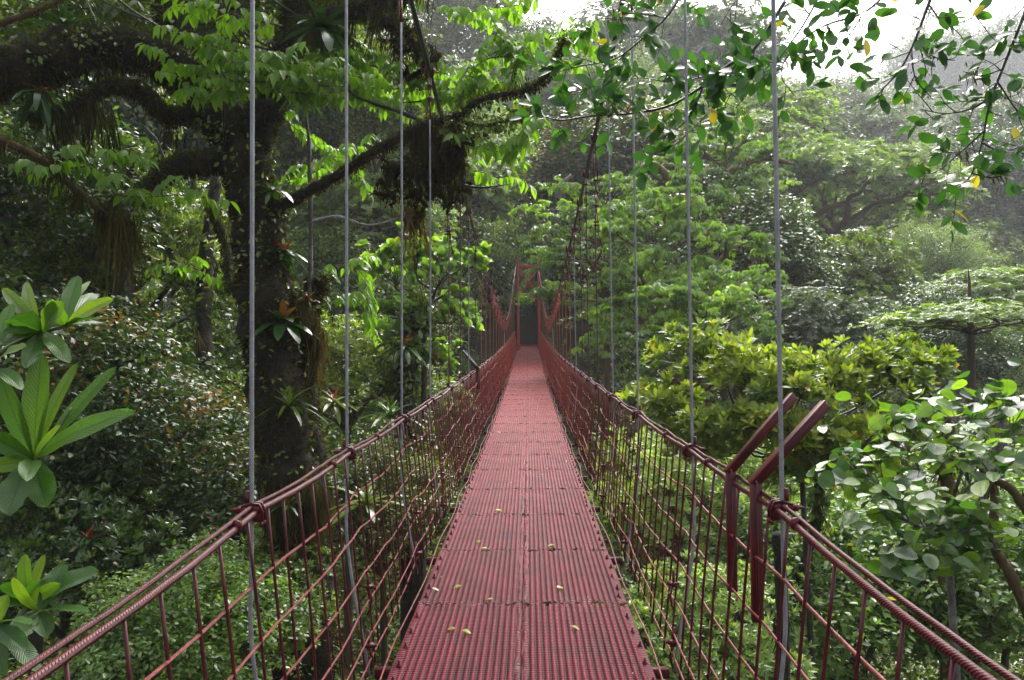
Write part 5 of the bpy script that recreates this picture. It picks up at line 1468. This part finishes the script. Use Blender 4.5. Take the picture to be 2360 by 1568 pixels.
# ------------------------------------------------------------------ broad veined leaves close at the left
def hires_leaf(mb, base, tip, width, face, curl, r, tint, fold=.25):
    base, tip = np.asarray(base), np.asarray(tip)
    ax = tip - base; L = np.linalg.norm(ax); ax = ax / L
    X = norm(np.cross(ax, face)); Z = np.cross(X, ax)
    ny, nx = 22, 9
    t = np.linspace(0, 1, ny)
    w = width * .5 * (t ** 1.05 * (1 - t) ** .72) / .3022 + .003
    w[-1] = .0005
    u = np.linspace(-1, 1, nx)
    ph = r.uniform(0, 6)
    wav = .04 * width * np.sin(t * 17 + ph)
    V = (base + ax * (t * L)[:, None])[:, None, :] + X[None, None, :] * (w[:, None] * u)[:, :, None] \
        + Z[None, None, :] * ((curl * L * (t * (1 - t)) * 1.6)[:, None] + (fold * w[:, None] * np.abs(u)) + wav[:, None] * u ** 2 * np.sign(u) + .012 * width * np.sin(t[:, None] * 120 - np.abs(u) * 5))[:, :, None]
    lv = np.stack([np.broadcast_to(u + .001, (ny, nx)), np.broadcast_to(t[:, None] * 1.0, (ny, nx)), np.ones((ny, nx))], -1).reshape(-1, 3)
    i = np.arange(ny - 1)[:, None] * nx; j = np.arange(nx - 1)[None]
    F = np.stack([i + j, i + j + 1, i + nx + j + 1, i + nx + j], -1).reshape(-1, 4)
    mb.add(V.reshape(-1, 3), F, tint, lv)

def broad_plant(label, rosettes, stems, seed):
    r = np.random.default_rng(seed)
    c0 = at(*stems[0][0])
    e = empty('broad_leaf_plant', c0, label, 'plant')
    for st in stems:
        mb = MB(); P = cat(pix(st), 6); tube(mb, P, np.linspace(.009, .005, len(P)), 8)
        mb.obj('stem', B['stem'], e)
    for c, tips in rosettes:
        for (x, y, dd, w, tn, *f) in tips:
            b = at(*c); tp = at(x, y, dd)
            mb = MB()
            fc = f[0] if f else (.2, -1, .5)
            hires_leaf(mb, b, tp, .68 * w / FPX * dd, norm(np.array(fc) + r.normal(0, .12, 3)), r.uniform(.05, .22), r, tn, r.uniform(.1, .35))
            mb.obj('leaf', G['big'], e)
B['stem'] = barkmat('green_stem', (.03, .05, .015), (.05, .08, .02), (.09, .08, .03), 10, .5, .003)
d = 2.3
F1, F2, F3 = (.1, -1, .25), (.3, -.35, 1), (-.2, -.6, .9)
broad_plant('plant with broad veined leaves spreading in from the left edge at mid height',
  [((78, 1062, d), [(312, 948, 2.15, 74, .45, (0, -.9, .55)), (97, 812, 2.35, 80, .55, F1), (2, 868, 2.3, 62, .42, F1), (268, 845, 2.45, 42, .4, (.3, -.6, .8)), (180, 835, 2.4, 34, .62, F1), (140, 980, 2.2, 20, .7, F1), (-40, 990, 2.2, 60, .3, F1),
                    (110, 1170, 2.2, 90, .22, (0, -.5, 1)), (60, 1110, 2.1, 60, .3, F2), (20, 1190, 2.1, 110, .15, (.1, -.4, 1)), (-30, 1075, 2.2, 50, .6, F1)]),
   ((150, 752, 2.5), [(262, 690, 2.4, 46, .8, (.1, -.9, .4)), (180, 636, 2.6, 56, .25, (.1, -.9, .2)), (232, 735, 2.4, 50, .1, F2), (222, 678, 2.7, 44, .2, F2), (208, 648, 2.7, 30, .75, F1), (120, 690, 2.4, 62, .55, F1), (245, 745, 2.6, 34, .12, F2)]),
   ((95, 765, 2.45), [(148, 697, 2.4, 66, .6, F1), (60, 650, 2.55, 34, .7, F1), (8, 665, 2.5, 36, .65, F1), (25, 735, 2.3, 90, .1, F3), (160, 838, 2.35, 52, .45, (0, -.4, 1)), (-30, 800, 2.3, 60, .6, F1), (155, 775, 2.5, 48, .3, F2), (10, 770, 2.3, 50, .3, F2), (60, 850, 2.3, 54, .2, F2)]),
   ((-20, 850, 2.3), [(60, 800, 2.25, 70, .7, (.1, -.6, .9)), (50, 900, 2.2, 50, .25, F2), (30, 700, 2.4, 50, .5, F1)])],
  [[(-60, 1250, 2.2), (10, 1150, 2.25), (60, 1090, 2.3), (80, 1060, 2.3)], [(-60, 850, 2.3), (20, 800, 2.4), (100, 765, 2.45), (155, 750, 2.5), (190, 720, 2.55)], [(80, 1062, 2.3), (130, 990, 2.32), (165, 940, 2.35)]], 71)
broad_plant('plant with broad veined leaves in the lower left corner above the handrail',
  [((65, 1395, 2.6), [(228, 1318, 2.5, 88, .18, (0, -.7, .9)), (120, 1330, 2.45, 62, .1, (-.1, -.5, 1)), (58, 1276, 2.6, 42, .6, F1), (103, 1278, 2.65, 30, .75, F1), (140, 1345, 2.5, 44, .65, F1), (5, 1345, 2.5, 60, .12, F3), (-20, 1390, 2.5, 50, .3, F2)]),
   ((90, 1410, 2.5), [(205, 1412, 2.4, 46, .22, F2), (110, 1470, 2.4, 60, .2, (0, -.4, 1)), (150, 1300, 2.6, 60, .15, F2), (30, 1330, 2.4, 36, .75, F1), (30, 1480, 2.35, 70, .2, F2)]),
   ((-10, 1440, 2.4), [(60, 1500, 2.3, 60, .15, F2), (20, 1370, 2.4, 40, .7, F1), (70, 1440, 2.3, 50, .25, F2), (90, 1550, 2.3, 60, .12, F2), (10, 1560, 2.3, 60, .3, F1)])],
  [[(-70, 1600, 2.3), (0, 1480, 2.4), (60, 1400, 2.55), (70, 1390, 2.6)], [(0, 1480, 2.4), (60, 1430, 2.45), (95, 1408, 2.5)]], 72)

# ------------------------------------------------------------------ fallen leaves on the deck
G['litter'] = leafmat('fallen_leaf', [(0, (.30, .20, .08)), (.5, (.35, .42, .16)), (1, (.65, .68, .48))], .5, .2, .4)
rl = np.random.default_rng(5)
FL = [(1103, 1255, .6, 'curled pale leaf left of the seam in the middle distance of the deck'), (1118, 1270, .6, 'larger pale green leaf lying just beside the curled one'),
      (1270, 1263, .6, 'small pale leaf right of the deck seam'), (1003, 1365, .7, 'narrow pale leaf near the left deck edge'), (1055, 1360, .5, 'green leaf fragment left of centre'),
      (1290, 1362, 1.0, 'white curled leaf right of the deck seam'), (1075, 1465, .6, 'pale leaf closest to the camera on the left'), (1040, 1458, .2, 'thin yellowish leaf beside the closest pale leaf'),
      (1325, 1455, .3, 'reddish brown leaf close on the right'), (1150, 1000, 1.0, 'whitish oval leaf farthest up the deck'), (1150, 1182, .6, 'thin pale leaf before the second seam'), (1128, 1388, .5, 'tiny green leaf by the crumpled seam')]
for px, py, tn, lb in FL:
    a = at(px, py, 1.0)
    # meet the deck surface along this line of sight
    dd = 3.0
    for _ in range(60):
        dd = float(deck_z(dd)) / a[2] if a[2] < 0 else dd
    p = a * dd + np.array([0, 0, .014])
    mb = MB()
    an = rl.uniform(0, 6.28)
    A = np.array([math.cos(an), math.sin(an) * .6, .12])
    L = .055 if px != 1150 else .08
    V, Fs, LV = leaf_t('oval' if tn < .9 else 'round')
    V = V.copy(); V[:, 2] += .9 * V[:, 0] ** 2 * 4 * rl.uniform(.3, 1) + .25 * V[:, 1] ** 2
    add_leaves(mb, (V, Fs, LV if LV is not None else np.ones_like(V)), np.array([p - norm(A) * L * .5]), np.array([A]), np.array([[0, 0, 1.0]]), np.array([L]), np.array([tn]), .9)
    o = mb.obj('fallen_leaf', G['litter'], None, True, p); tag(o, lb, 'leaf', 'leaves fallen on the bridge deck')

# crumbs of leaf and bark scattered on the deck
mb = MB(); n = 90
yy = rl.uniform(3.4, 30, n); xx = XC + np.where(rl.random(n) < .45, np.sign(rl.normal(0, 1, n)) * rl.uniform(.5, .62, n), rl.uniform(-.6, .6, n))
pp = np.stack([xx, yy, deck_z(yy) + .013], 1)
an = rl.uniform(0, 6.28, n)
add_leaves(mb, leaf_t('tiny'), pp, np.stack([np.cos(an), np.sin(an), rl.uniform(0, .5, n)], 1), np.tile((0, 0, 1.0), (n, 1)), rl.uniform(.012, .035, n), rl.choice([0, 0, 0, .2, .5, 1.0], n))
tag(mb.obj('leaf_litter', G['litter']), 'crumbs of brown and pale leaf scattered on the red deck', kind='stuff')
# ------------------------------------------------------------------ mist
mb = MB()
box(mb, (80, 230, 50), (900, 620, 300))
m, t, o = nt('cloud_mist')
v = N(t, 'ShaderNodeVolumePrincipled', Density=0.00065, Anisotropy=0.2)
v.inputs['Color'].default_value = (.93, .95, 1.0, 1)
t.links.new(v.outputs[0], o.inputs['Volume'])
o = mb.obj('haze', m, smooth=False); tag(o, 'thin white cloud mist hanging in the valley', kind='stuff')
